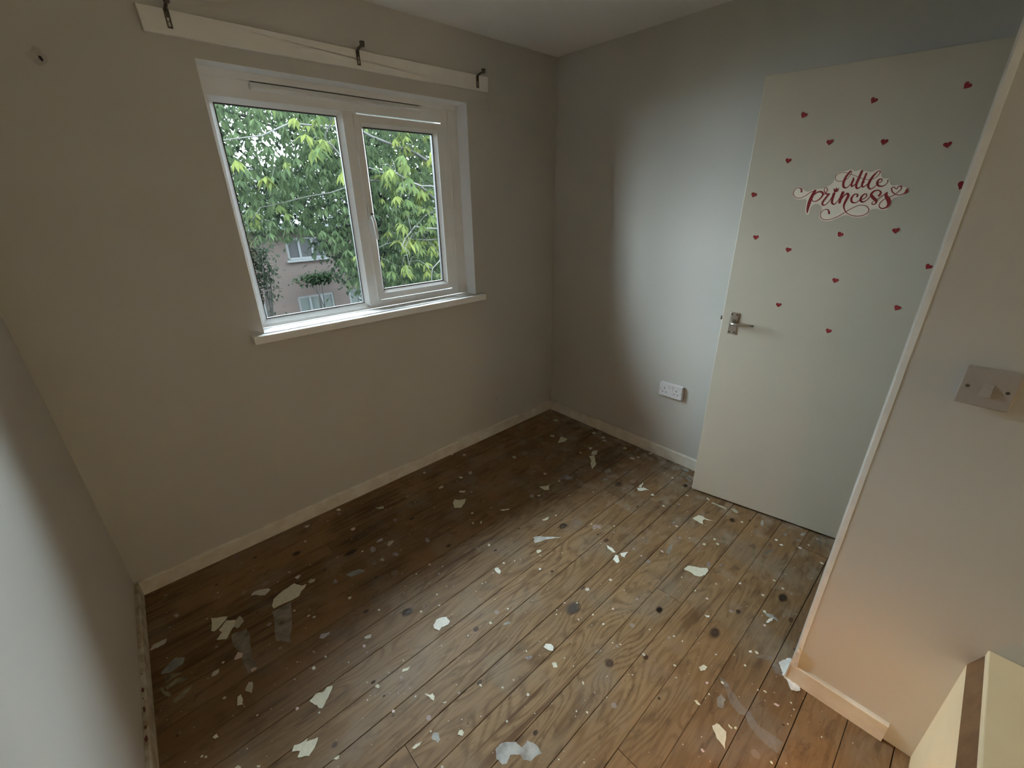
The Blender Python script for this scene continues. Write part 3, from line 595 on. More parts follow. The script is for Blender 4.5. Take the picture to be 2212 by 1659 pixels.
KNOTS = [(-1.2989, -1.3219, 0.0311, 'grey'), (-1.3778, -1.5598, 0.0167, 'brown'), (-1.0424, -1.5678, 0.0153, 'brown'), (-1.7297, -1.5311, 0.0088, 'dark'), (-1.8022, -0.8652, 0.0214, 'grey'), (-2.2111, -1.1256, 0.0102, 'dark'), (-1.7624, -1.2842, 0.011, 'brown'), (-2.0364, -1.1767, 0.0051, 'dark'), (-1.6468, -1.1207, 0.0113, 'brown'), (-2.0342, -1.0318, 0.0073, 'dark'), (-2.0297, -1.0998, 0.005, 'dark'), (-1.927, -0.7437, 0.0114, 'dark'), (-0.6145, -1.8929, 0.02, 'dark'), (-0.9817, -1.7672, 0.0228, 'brown'), (-1.044, -1.57, 0.0132, 'brown'), (-0.9561, -0.9714, 0.0218, 'dark'), (-0.451, -0.9568, 0.0257, 'brown'), (-0.5449, -1.1558, 0.0106, 'dark'), (-0.1777, -1.2415, 0.0156, 'dark'), (-1.2156, -1.1327, 0.0078, 'dark'), (-0.8775, -1.1873, 0.0141, 'rust'), (-1.4676, -0.6753, 0.013, 'dark'), (-1.4969, -0.3707, 0.0151, 'dark'), (-1.8175, -0.6082, 0.0098, 'dark'), (-1.3211, -0.8575, 0.0088, 'dark'), (-2.0345, -0.2064, 0.018, 'dark'), (-2.189, -0.0947, 0.0091, 'dark'), (-1.9719, -0.4053, 0.0073, 'dark'), (-2.3564, -0.1536, 0.0069, 'dark'), (-0.2849, -1.5514, 0.0157, 'dark'), (-1.1851, -1.2812, 0.0131, 'brown'), (-1.2609, -1.6378, 0.0094, 'rust'), (-0.8194, -1.7929, 0.0104, 'dark'), (-0.7065, -1.9561, 0.0123, 'rust'), (-1.8353, -0.3686, 0.0305, 'dark')]
STICKER = [(0.1826, 1.5602), (0.1823, 1.5743), (0.1907, 1.5848), (0.2036, 1.5855), (0.2136, 1.5777), (0.225, 1.5704), (0.2355, 1.5696), (0.2447, 1.574), (0.2567, 1.5772), (0.2787, 1.5793), (0.2899, 1.5844), (0.2986, 1.5895), (0.3083, 1.6004), (0.3107, 1.6163), (0.3137, 1.6293), (0.3264, 1.6361), (0.3423, 1.6384), (0.355, 1.6434), (0.3682, 1.6366), (0.3854, 1.6408), (0.3955, 1.6362), (0.417, 1.6308), (0.429, 1.636), (0.4414, 1.6389), (0.4474, 1.6306), (0.4524, 1.614), (0.4624, 1.6073), (0.4746, 1.6061), (0.4813, 1.594), (0.4881, 1.5842), (0.4988, 1.5828), (0.5112, 1.5839), (0.5256, 1.5769), (0.5372, 1.5726), (0.5408, 1.5645), (0.5354, 1.5515), (0.5223, 1.5452), (0.5061, 1.5394), (0.5032, 1.5271), (0.5026, 1.5142), (0.4955, 1.5007), (0.4809, 1.4992), (0.4688, 1.5029), (0.4518, 1.5009), (0.4474, 1.4929), (0.4434, 1.4795), (0.4216, 1.4718), (0.3998, 1.4744), (0.3791, 1.4815), (0.3678, 1.4787), (0.3485, 1.4675), (0.3307, 1.4589), (0.3106, 1.4587), (0.296, 1.4677), (0.2902, 1.4825), (0.294, 1.4994), (0.2884, 1.5135), (0.2763, 1.5225), (0.2663, 1.5215), (0.2573, 1.516), (0.2538, 1.5024), (0.2529, 1.4839), (0.2437, 1.4853), (0.2369, 1.5025), (0.2356, 1.5281), (0.2308, 1.5409), (0.208, 1.5398), (0.1941, 1.5435), (0.1857, 1.5516)]
STROKES = {
    'princess': [
        [(0.2096, 1.5694, 0.00654), (0.2079, 1.5778, 0.00503), (0.1988, 1.5837, 0.00251), (0.1877, 1.5804, 0.00226), (0.1826, 1.5681, 0.00251), (0.1851, 1.5573, 0.00251), (0.1959, 1.5472, 0.00226), (0.2119, 1.5463, 0.00226), (0.2283, 1.555, 0.00226), (0.2412, 1.5666, 0.00251), (0.2555, 1.571, 0.00352)],
        [(0.2555, 1.571, 0.01006), (0.2502, 1.5545, 0.01106), (0.2459, 1.5308, 0.01207), (0.2449, 1.5053, 0.00905), (0.2465, 1.4896, 0.00352)],
        [(0.2465, 1.5364, 0.00302), (0.2541, 1.5544, 0.00352), (0.2654, 1.566, 0.00503), (0.2778, 1.5668, 0.00654), (0.2847, 1.5578, 0.00654), (0.2793, 1.5428, 0.00503), (0.2664, 1.5327, 0.00352), (0.2561, 1.5334, 0.00251), (0.2528, 1.5391, 0.00226)],
        [(0.2832, 1.5538, 0.00226), (0.2927, 1.5609, 0.00277), (0.296, 1.5739, 0.00251), (0.2906, 1.5817, 0.00201), (0.285, 1.5791, 0.00201), (0.2876, 1.5674, 0.00277), (0.2957, 1.559, 0.00453), (0.3051, 1.5585, 0.00553)],
        [(0.3039, 1.5574, 0.00654), (0.2966, 1.5439, 0.00704), (0.2909, 1.5301, 0.00704), (0.2913, 1.5204, 0.00603), (0.2998, 1.5184, 0.00352), (0.3106, 1.5312, 0.00277), (0.3173, 1.5503, 0.00277)],
        [(0.3205, 1.5597, 0.00905), (0.3196, 1.5421, 0.00855), (0.3214, 1.527, 0.00704), (0.3289, 1.5208, 0.00453), (0.3366, 1.5295, 0.00251), (0.3443, 1.5484, 0.00251)],
        [(0.3481, 1.5631, 0.00905), (0.3462, 1.5456, 0.00955), (0.3458, 1.5266, 0.00754)],
        [(0.3462, 1.5321, 0.00352), (0.3536, 1.5495, 0.00377), (0.3622, 1.5587, 0.00603), (0.3676, 1.5506, 0.00855), (0.3637, 1.5318, 0.00805), (0.3621, 1.5155, 0.00603), (0.368, 1.5005, 0.00352), (0.3803, 1.4867, 0.00226), (0.4012, 1.4785, 0.00226), (0.4246, 1.4786, 0.00251), (0.4408, 1.4881, 0.00251), (0.4425, 1.5015, 0.00226), (0.4311, 1.5135, 0.00201), (0.4109, 1.5164, 0.00201), (0.3921, 1.5071, 0.00226), (0.3739, 1.4936, 0.00251), (0.3536, 1.477, 0.00251), (0.3316, 1.4657, 0.00226), (0.3094, 1.4641, 0.00226), (0.2959, 1.474, 0.00226), (0.2934, 1.491, 0.00226), (0.3036, 1.5016, 0.00226), (0.3153, 1.4993, 0.00402), (0.3207, 1.4876, 0.00704)],
        [(0.3959, 1.5479, 0.00603), (0.3958, 1.5547, 0.00402), (0.3864, 1.5555, 0.00402), (0.3802, 1.5423, 0.00704), (0.3841, 1.5288, 0.00603), (0.3959, 1.5254, 0.00352), (0.4075, 1.5352, 0.00251)],
        [(0.4075, 1.5352, 0.00277), (0.42, 1.5402, 0.00302), (0.425, 1.5507, 0.00327), (0.4184, 1.5563, 0.00352), (0.4107, 1.5483, 0.00603), (0.4093, 1.5351, 0.00704), (0.4173, 1.5278, 0.00503), (0.4284, 1.534, 0.00302), (0.4363, 1.5478, 0.00352)],
        [(0.4613, 1.5491, 0.00654), (0.464, 1.5594, 0.00453), (0.456, 1.5673, 0.00352), (0.4438, 1.5656, 0.00553), (0.4371, 1.5538, 0.00805), (0.447, 1.5411, 0.00955), (0.458, 1.5309, 0.00704), (0.4566, 1.5204, 0.00402), (0.449, 1.5195, 0.00302), (0.4468, 1.5264, 0.00226), (0.4584, 1.5356, 0.00226), (0.4691, 1.5458, 0.00226), (0.4785, 1.5564, 0.00302)],
        [(0.4817, 1.5584, 0.00553), (0.4822, 1.5481, 0.00905), (0.4933, 1.5325, 0.01156), (0.4973, 1.5194, 0.00955), (0.4924, 1.5078, 0.00553), (0.48, 1.5044, 0.00377), (0.4707, 1.5132, 0.00277), (0.4716, 1.5255, 0.00251), (0.4822, 1.5378, 0.00226), (0.4956, 1.5448, 0.00226), (0.5076, 1.5527, 0.00226)],
        [(0.5076, 1.5527, 0.00251), (0.4966, 1.5619, 0.00327), (0.4921, 1.5729, 0.00327), (0.4976, 1.5773, 0.00251), (0.5062, 1.5705, 0.00226), (0.5094, 1.5784, 0.00302), (0.517, 1.5794, 0.00377), (0.5194, 1.5701, 0.00302), (0.5115, 1.5582, 0.00226), (0.5015, 1.5472, 0.00201)],
        [(0.5076, 1.5527, 0.00226), (0.52, 1.5499, 0.00277), (0.5305, 1.5542, 0.00377), (0.5357, 1.5608, 0.00704), (0.5368, 1.5701, 0.00453)],
    ],
    'little': [
        [(0.3539, 1.6365, 0.00603), (0.3448, 1.6174, 0.00754), (0.3419, 1.5965, 0.00754), (0.3466, 1.5818, 0.00654), (0.3571, 1.5802, 0.00327), (0.3675, 1.5956, 0.00251)],
        [(0.3539, 1.6365, 0.00277), (0.358, 1.6366, 0.00226), (0.3576, 1.6247, 0.00201), (0.346, 1.6074, 0.00201), (0.3269, 1.6029, 0.00176), (0.3137, 1.6103, 0.00176), (0.3128, 1.6246, 0.00176), (0.326, 1.6327, 0.00176), (0.3426, 1.6319, 0.00151), (0.3694, 1.6216, 0.00151), (0.3974, 1.61, 0.00151), (0.4189, 1.605, 0.00151), (0.4352, 1.611, 0.00201), (0.4441, 1.6237, 0.00251), (0.444, 1.6328, 0.00302), (0.4374, 1.6331, 0.00277)],
        [(0.3703, 1.6065, 0.00654), (0.3685, 1.5924, 0.00654), (0.372, 1.5836, 0.00503), (0.3819, 1.5938, 0.00251)],
        [(0.3684, 1.6144, 0.00251), (0.3697, 1.6107, 0.00553)],
        [(0.3896, 1.6355, 0.00754), (0.386, 1.6118, 0.00805), (0.3833, 1.5885, 0.00754), (0.3896, 1.576, 0.00553), (0.3992, 1.5835, 0.00302), (0.4059, 1.5981, 0.00251)],
        [(0.405, 1.6268, 0.00603), (0.4024, 1.606, 0.00704), (0.4012, 1.5879, 0.00654), (0.4063, 1.5807, 0.00453), (0.416, 1.5892, 0.00277), (0.422, 1.6013, 0.00251)],
        [(0.4374, 1.6331, 0.00302), (0.4272, 1.6164, 0.00704), (0.4212, 1.5975, 0.00805), (0.4208, 1.5833, 0.00704), (0.4295, 1.5727, 0.00402), (0.4407, 1.5801, 0.00251), (0.4472, 1.594, 0.00226)],
        [(0.4445, 1.5915, 0.00277), (0.4554, 1.5962, 0.00277), (0.4566, 1.6043, 0.00277), (0.4487, 1.6054, 0.00453), (0.4449, 1.5941, 0.00704), (0.4522, 1.5828, 0.00553), (0.4665, 1.5824, 0.00302), (0.4747, 1.593, 0.00251), (0.4739, 1.6013, 0.00302)],
    ],
}
CROWN = [(0.3189, 1.5646), (0.3145, 1.5793), (0.3214, 1.5745), (0.3235, 1.5823), (0.3281, 1.5752), (0.3321, 1.5804), (0.3321, 1.5681), (0.3274, 1.5644)]
HEARTS = [
    (0.1593, 1.8412, 25, 'red heart sticker at the top left of the door, nearest its top corner'),
    (0.3674, 1.8633, 25, 'red heart sticker highest above the little princess sticker'),
    (0.6046, 1.8747, 38, 'red heart sticker nearest the top right of the door'),
    (0.2653, 1.7399, 0, 'red heart sticker up and left of the word little'),
    (0.4309, 1.7277, 8, 'red heart sticker straight above the end of the word little'),
    (0.6057, 1.7045, -12, 'red heart sticker high on the right, above the one cut by the wall edge'),
    (0.1394, 1.6847, 10, 'red heart sticker left of and a little above the lettered sticker'),
    (0.6788, 1.5752, 20, 'large red heart sticker partly hidden by the near wall edge, right of the lettering'),
    (0.0366, 1.5604, 18, 'red heart sticker by the door edge level with the lettering'),
    (0.0766, 1.388, 0, 'red heart sticker by the door edge below the lettering level'),
    (0.2096, 1.341, 12, 'red heart sticker below the left curl of the lettering'),
    (0.3743, 1.4081, 24, 'white-edged red heart sticker right below the lettering'),
    (0.5415, 1.4259, -8, 'red heart sticker below the right end of the lettering'),
    (0.666, 1.3024, 28, 'red heart sticker touching the near wall edge below the lettering'),
    (0.3996, 1.2287, 8, 'red heart sticker centred well below the white-edged heart'),
    (0.2207, 1.1049, 0, 'red heart sticker just up and right of the door handle'),
    (0.6186, 1.1417, 20, 'lowest red heart sticker on the right, by the near wall'),
    (0.4245, 1.0173, 15, 'lowest red heart sticker, level with the door handle'),
]

# ================================================================== the room
H = 2.347                     # ceiling height
YB = -4.2                    # wall behind the camera
WX1, WX2, WZ1, WZ2 = -1.8904, -0.6902, 1.029, 2.0379   # window opening
LSLOPE = 0.0267               # the left wall runs slightly out of square

def structure(o):
    o['kind'] = 'structure'
    return o

floor = structure(box('floor', -2.95, 1.2, YB - 0.1, 0.30, -0.14, -0.022, M['subfloor']))
structure(box('ceiling', -2.95, 1.2, YB - 0.1, 0.30, H, H + 0.12, M['ceiling']))
structure(boxes('wall_window', [(-2.95, WX1, 0.015, 0.17, -0.022, H), (WX2, 0.17, 0.015, 0.17, -0.022, H),
                                (WX1, WX2, 0.015, 0.17, -0.022, WZ1 - 0.035), (WX1, WX2, 0.015, 0.17, WZ2, H)], M['wall']))
structure(box('wall_right', 0.015, 0.17, YB, 0.015, -0.022, H, M['wall']))
xe = -2.615 + LSLOPE * (YB - 0.015)
v, f = prism([(-2.615, 0.015, -0.022), (xe, YB, -0.022), (-2.95, YB, -0.022), (-2.95, 0.015, -0.022)], (0, 0, H + 0.022))
structure(new('wall_left', v, f, M['wall']))
structure(box('wall_back', -2.95, 0.17, YB - 0.1, YB, -0.022, H, M['wall']))
# the near wall carries the light switch; its return holds the doorway
structure(boxes('wall_near', [(-0.955, -0.855, YB, -2.018, 0.0, H), (-0.855, -0.835, -2.118, -2.018, 0.0, H),
                              (-0.835, 0.015, -2.118, -2.018, 2.03, H)], M['wall']))
# door lining, architrave and the bead at the corner
tr = structure(boxes('trim_1', [(-0.835, -0.815, -2.128, -2.008, 0.0, 2.03), (-0.010, 0.015, -2.128, -2.019, 0.0, 2.03),
                                (-0.815, -0.010, -2.128, -2.008, 2.01, 2.03)], M['lining']))
structure(boxes('trim_2', [(-0.880, -0.830, -2.018, -2.005, 0.0, 2.075), (-0.830, 0.012, -2.018, -2.005, 2.025, 2.075)], M['lining']))
g = bevelled(box_geo(-0.9565, -0.945, -2.0265, -2.0135, 0.07, H), 0.0006)
structure(new('trim_3', g[0], g[1], M['lining']))

# ---------------------------------------------------------------- skirting boards
def skirting(name, pts_face, out, mat, h=0.072, t=0.0148):
    """board whose face foot runs a->b; out = unit vector from face to wall"""
    a, b = Vector(pts_face[0]), Vector(pts_face[1])
    o = Vector(out)
    prof = [(0.0, 0.0), (0.0, h - 0.004), (0.0035, h), (t, h), (t, 0.0)]
    V = [tuple(a + o * d + Vector((0, 0, z))) for d, z in prof] + [tuple(b + o * d + Vector((0, 0, z))) for d, z in prof]
    n = len(prof)
    F = [tuple(range(n)), tuple(reversed(range(n, 2 * n)))] + [(i, (i + 1) % n, (i + 1) % n + n, i + n) for i in range(n)]
    return structure(new(name, V, F, mat))
skirting('baseboard_window', [(-2.6, 0.0, 0.0), (0.0, 0.0, 0.0)], (0, 1, 0), M['skirt'])
skirting('baseboard_right', [(0.0, 0.0, 0.0), (0.0, -2.004, 0.0)], (1, 0, 0), M['skirt'])
skirting('baseboard_left', [(-2.6, 0.0, 0.0), (-2.6 + LSLOPE * YB, YB, 0.0)], (-1, 0, 0), M['skirt_old'])
bn = skirting('baseboard_near', [(-0.969, -2.013, 0.0), (-0.969, -2.275, 0.0)], (1, 0, 0), M['skirt'], h=0.075, t=0.014)

# ---------------------------------------------------------------- floorboards
PITCH, Y0 = 0.1145, -0.0165
rows = []
k = -1
cuts = {5: [-1.18], 15: [-1.575], 16: [-0.235], 2: [-1.9], 8: [-0.55], 11: [-2.05], 13: [-0.95], 19: [-1.4]}
row_planks = {}
while True:
    ya = Y0 - PITCH * k
    yb = ya - PITCH
    if ya < YB: break
    ya2 = min(ya, 0.0125)
    ends = [-2.715] + sorted(cuts.get(k, [])) + [0.0135]
    for i in range(len(ends) - 1):
        gx = 0.0009
        gy = random.choice((0.0005, 0.0008, 0.0011, 0.0014))
        x0, x1 = ends[i] + (gx if i else 0), ends[i + 1] - (gx if i < len(ends) - 2 else 0)
        dz = random.uniform(-0.0004, 0.0)
        c = 0.0011
        v = [(x0, yb + gy, -0.0215), (x1, yb + gy, -0.0215), (x1, ya2 - gy, -0.0215), (x0, ya2 - gy, -0.0215),
             (x0, yb + gy, dz - c), (x1, yb + gy, dz - c), (x1, ya2 - gy, dz - c), (x0, ya2 - gy, dz - c),
             (x0, yb + gy + c, dz), (x1, yb + gy + c, dz), (x1, ya2 - gy - c, dz), (x0, ya2 - gy - c, dz)]
        f = [(0, 3, 2, 1), (0, 1, 5, 4), (1, 2, 6, 5), (2, 3, 7, 6), (3, 0, 4, 7), (4, 5, 9, 8), (5, 6, 10, 9), (6, 7, 11, 10), (7, 4, 8, 11), (8, 9, 10, 11)]
        o = new('plank', v, f, M['plank'], floor)
        row_planks.setdefault(k, []).append((x0, x1, o))
    k += 1

def plank_at(x, y):
    kk = math.floor((Y0 - y) / PITCH)
    for x0, x1, o in row_planks.get(kk, []):
        if x0 <= x <= x1: return o
    return None

def blob(cx, cy, r, n=12, wob=0.25, stretch=(1, 1), z=0.0):
    a0 = random.random() * 6.28
    pts = []
    for i in range(n):
        a = 2 * math.pi * i / n
        q = r * (1 + wob * (random.random() - 0.5) * 2)
        pts.append((cx + math.cos(a) * q * stretch[0], cy + math.sin(a) * q * stretch[1], z))
    return pts

# knots and burnt spots in the boards
KM = {'dark': knot_material('dark_knot', (0.060, 0.036, 0.020), (0.035, 0.021, 0.012)),
      'brown': knot_material('brown_knot', (0.095, 0.055, 0.029), (0.055, 0.031, 0.017)),
      'rust': knot_material('rust_coloured_knot', (0.13, 0.05, 0.014), (0.07, 0.028, 0.01)),
      'grey': knot_material('grey_knot', (0.095, 0.075, 0.060), (0.065, 0.050, 0.040))}
for x, y, r, t in KNOTS:
    o = plank_at(x, y)
    if o is None: continue
    row = math.floor((Y0 - y) / PITCH)
    yhi, ylo = Y0 - PITCH * row - 0.003, Y0 - PITCH * (row + 1) + 0.003
    pts = [(px_, min(max(py_, ylo), yhi), 0.0003) for px_, py_, pz_ in blob(x, y, r * 1.15, 16, 0.12, (1.3, 0.95))]
    v, f = sheet(pts)
    new('knot', v, f, KM[t], o)

# dried paint and glue smears on the boards
SMC = {'white': (0.60, 0.61, 0.58), 'grey': (0.37, 0.335, 0.29), 'olive': (0.40, 0.37, 0.25), 'blue': (0.38, 0.41, 0.40),
       'lilac': (0.46, 0.42, 0.45), 'pink': (0.52, 0.40, 0.37), 'cream': (0.62, 0.60, 0.48)}
film_cache = {}
for i, (po, t, a) in enumerate(SMEARS):
    key = (t, a)
    if key not in film_cache: film_cache[key] = film('dried_%s_film' % t, SMC[t], a)
    z = 0.0004 + 0.00008 * (i % 6)
    # subdivide and roughen the outline
    pts = []
    for j in range(len(po)):
        p, q = Vector(po[j]), Vector(po[(j + 1) % len(po)])
        d = q - p
        nrm = Vector((-d.y, d.x))
        for s in (0.0, 0.33, 0.66):
            w = p + d * s + nrm * (random.uniform(-0.08, 0.08) if s else 0)
            pts.append((w.x, w.y, z))
    v, f = sheet(pts)
    new('paint_smear', v, f, film_cache[key], floor)

# ---------------------------------------------------------------- window
win = structure(empty('window_1', ((WX1 + WX2) / 2, 0.115, WZ1)))
def ring(name, ox0, ox1, oz0, oz1, ins, yo, yi, yb, mat, parent):
    """mitred rectangular ring; outer edge front at yo, inner edge front at yi, back at yb"""
    O = [(ox0, oz0), (ox1, oz0), (ox1, oz1), (ox0, oz1)]
    I = [(ox0 + ins, oz0 + ins), (ox1 - ins, oz0 + ins), (ox1 - ins, oz1 - ins), (ox0 + ins, oz1 - ins)]
    V = [(x, yo, z) for x, z in O] + [(x, yi, z) for x, z in I] + [(x, yb, z) for x, z in I] + [(x, yb, z) for x, z in O]
    F = []
    for a in range(4):
        b = (a + 1) % 4
        F += [(a, b, b + 4, a + 4), (a + 4, b + 4, b + 8, a + 8), (a + 8, b + 8, b + 12, a + 12), (a + 12, b + 12, b, a)]
    return new(name, V, F, mat, parent)
# outer frame members
FY, FB = 0.115, 0.166
MUL = (-1.3370, -1.2880)
box('frame_head', WX1, WX2, FY, FB, 1.948, WZ2, M['upvc'], win, 0.002)
box('frame_cill_rail', WX1, WX2, FY, FB, WZ1 + 0.0005, 1.045, M['upvc'], win)
box('frame_jamb', WX1, -1.860, FY, FB, 1.045, 1.948, M['upvc'], win)
box('frame_jamb', -0.795, WX2, FY, FB, 1.045, 1.948, M['upvc'], win)
box('mullion', MUL[0], MUL[1] + 0.02, FY - 0.002, FB, 1.045, 1.948, M['upvc'], win, 0.002)
box('frame_rail', MUL[1] + 0.02, -0.795, FY, FB, 1.045, 1.068, M['upvc'], win)
# cover trim between frame and reveal
boxes('cover_trim', [(WX1 + 0.003, WX2 - 0.003, 0.100, 0.1149, 2.012, WZ2 - 0.001), (-0.752, -0.692, 0.108, 0.1149, WZ1 + 0.002, 2.012),
                     (WX1 + 0.002, WX1 + 0.012, 0.100, 0.1149, WZ1 + 0.002, 2.012)], M['upvc'], win)
# fixed light
ring('glazing_bead', -1.860, -1.3365, 1.045, 1.948, 0.0185, 0.1145, 0.137, 0.150, M['upvc'], win)
ring('gasket', -1.8425, -1.3535, 1.0625, 1.9305, 0.005, 0.1370, 0.1385, 0.152, M['black'], win)
box('glass_pane', -1.8385, -1.3575, 0.146, 0.150, 1.0665, 1.9265, M['glass'], win)
# opening casement
sash = ring('sash', -1.2885, -0.803, 1.074, 1.940, 0.032, 0.100, 0.098, 0.140, M['upvc'], win)
ring('glazing_bead', -1.258, -0.8335, 1.1045, 1.9095, 0.016, 0.098, 0.120, 0.141, M['upvc'], sash)
ring('gasket', -1.2425, -0.849, 1.120, 1.894, 0.005, 0.1205, 0.122, 0.139, M['black'], sash)
box('glass_pane', -1.2385, -0.853, 0.130, 0.134, 1.124, 1.890, M['glass'], sash)
wh = box('handle', -1.284, -1.268, 0.086, 0.0985, 1.475, 1.545, M['upvc'], sash, 0.003)
v, f = tube([(-1.276, 0.092, 1.495), (-1.276, 0.068, 1.492), (-1.274, 0.060, 1.470), (-1.268, 0.058, 1.385)], [0.007, 0.008, 0.008, 0.006], 10)
new('lever', v, f, M['upvc'], wh, True)
v, f = disc((-1.276, 0.071, 1.507), (0, -1, 0), 0.005, 0.006)
new('lock_button', v, f, M['black'], wh)
# trickle vent on the head
tv = new('trickle_vent', *bevelled(prism([(-1.704, 0.1149, 1.982), (-1.704, 0.088, 1.986), (-1.704, 0.086, 1.994), (-1.704, 0.100, 2.008), (-1.704, 0.1149, 2.008)], (0.785, 0, 0)), 0.0012), M['upvc'], win)
box('vent_slot', -1.70, -0.925, 0.1000, 0.1148, 2.0081, 2.0100, M['black'], tv)
# white reveal lining
box('reveal_lining', WX1, WX1 + 0.0015, 0.0152, 0.115, WZ1, WZ2, M['reveal'], win)
box('reveal_lining', WX2 - 0.0015, WX2, 0.0152, 0.115, WZ1, WZ2, M['reveal'], win)
box('reveal_lining', WX1, WX2, 0.0152, 0.115, WZ2 - 0.0015, WZ2, M['reveal'], win)
# window board with horns
sl = boxes('window_sill', [(WX1, WX2, 0.0, 0.1149, WZ1 - 0.033, WZ1), (-1.942, -0.645, -0.030, 0.0148, WZ1 - 0.033, WZ1)], M['white'], win)
box('outer_sill', WX1 - 0.03, WX2 + 0.03, 0.1705, 0.26, WZ1 - 0.06, WZ1 - 0.02, M['upvc'], win)

# ---------------------------------------------------------------- curtain batten
bt = new('curtain_batten', *bevelled(prism([(-2.022, -0.003, 2.160), (-0.551, -0.003, 2.166), (-0.5535, -0.003, 2.097), (-2.018, -0.003, 2.089)], (0, 0.0178, 0)), 0.0015), M['batten'])
tag(bt, 'long white painted batten screwed to the wall above the window', 'batten')
for bx_, zz in ((-1.942, 2.137), (-1.279, 2.136), (-0.625, 2.138)):
    y0 = -0.0035
    # slotted plate, then the arm that reaches up and out to a cup
    pl = new('pole_bracket', *join([box_geo(bx_ - 0.0075, bx_ - 0.0035, y0 - 0.003, y0, zz - 0.030, zz + 0.024), box_geo(bx_ + 0.0035, bx_ + 0.0075, y0 - 0.003, y0, zz - 0.030, zz + 0.024),
                                box_geo(bx_ - 0.0035, bx_ + 0.0035, y0 - 0.003, y0, zz - 0.030, zz - 0.025), box_geo(bx_ - 0.0035, bx_ + 0.0035, y0 - 0.003, y0, zz + 0.000, zz + 0.024)]), M['iron'], bt)
    v, f = tube([(bx_, y0 - 0.002, zz + 0.018), (bx_, y0 - 0.012, zz + 0.027), (bx_, y0 - 0.045, zz + 0.031), (bx_, y0 - 0.052, zz + 0.034)], [0.0055, 0.0055, 0.005, 0.005], 8)
    new('arm', v, f, M['iron'], pl, True)
    v, f = tube([(bx_ - 0.002, y0 - 0.056, zz + 0.024), (bx_ - 0.002, y0 - 0.056, zz + 0.042)], [0.009, 0.011], 10)
    new('cup', v, f, M['iron'], pl, True)
    v, f = disc((bx_, y0 - 0.003, zz - 0.012), (0, -1, 0), 0.003, 0.002, 8)
    new('screw', v, f, M['steel'], pl)

# ---------------------------------------------------------------- door
DL = Vector((-0.19370, -1.28506, 0.0))
DD = Vector((0.177576, -0.984107, 0.0))
DN = Vector((-0.984107, -0.177576, 0.0))     # out of the visible face
def dp(s, out, z): return DL + DD * s + DN * out + Vector((0, 0, z))
def door_box(name, s0, s1, o0, o1, z0, z1, mat, parent=None, bev=0.0):
    g = box_geo(s0, s1, o0, o1, z0, z1)
    if bev: g = bevelled(g, bev)
    return new(name, [dp(*p) for p in g[0]], g[1], mat, parent)
door = structure(door_box('door_1', 0.0, 0.756, -0.035, 0.0, 0.012, 1.993, M['door'], None, 0.002))
plate = door_box('handle_plate', 0.0350, 0.0710, 0.0, 0.006, 0.945, 1.0495, M['alu'], door, 0.0025)
for s, z in ((0.0415, 1.041), (0.0640, 1.041), (0.0415, 0.955), (0.0640, 0.955)):
    v, f = disc(dp(s, 0.0058, z), DN, 0.0042, 0.0006, 10)
    new('screw', v, f, M['iron'], plate)
lever_pts = [(0.053, 0.004, 1.004), (0.053, 0.022, 1.004), (0.052, 0.034, 1.0035), (0.056, 0.042, 1.003), (0.066, 0.045, 1.0025), (0.095, 0.044, 1.003), (0.125, 0.040, 1.004), (0.146, 0.036, 1.0045)]
v, f = tube([dp(*p) for p in lever_pts], [0.0125, 0.0095, 0.0090, 0.0085, 0.0078, 0.0066, 0.0058, 0.0055], 12)
new('lever', v, f, M['alu'], plate, True)
door_box('latch', -0.010, 0.0, -0.024, -0.011, 1.005, 1.023, M['iron'], door, 0.001)

# stickers on the door
def heart_pts(size, rot):
    out = []
    for i in range(22):
        t = 2 * math.pi * i / 22
        x = 16 * math.sin(t) ** 3
        y = 13 * math.cos(t) - 5 * math.cos(2 * t) - 2 * math.cos(3 * t) - math.cos(4 * t)
        x, y = x / 32 * size, (y + 2) / 32 * size
        c, s = math.cos(rot), math.sin(rot)
        out.append((x * c - y * s, x * s + y * c))
    return out
for i, (s, z, rot, lab) in enumerate(HEARTS):
    size = 0.0225 if i != 7 else 0.030
    r = math.radians(-rot)
    bd = 0.0045 if i == 11 else 0.0018
    v, f = prism([dp(s + a, 0.0006, z + b) for a, b in heart_pts(size, r)], DN * 0.0004)
    h = new('heart_sticker', v, f, M['red'])
    tag(h, lab, 'sticker', 'red heart stickers on the door')
    v, f = prism([dp(s + a, 0.0002, z + b) for a, b in heart_pts(size + bd, r)], DN * 0.0004)
    new('sticker_border', v, f, M['paper'] if i == 11 else M['door'], h)

def spline(pts, n=7):
    P = [Vector(p) for p in pts]
    out = []
    for i in range(len(P) - 1):
        a, b, c, d = P[max(i - 1, 0)], P[i], P[i + 1], P[min(i + 2, len(P) - 1)]
        for k in range(n):
            t = k / n
            out.append(0.5 * ((2 * b) + (c - a) * t + (2 * a - 5 * b + 4 * c - d) * t * t + (3 * b - a - 3 * c + d) * t ** 3))
    out.append(P[-1])
    return out

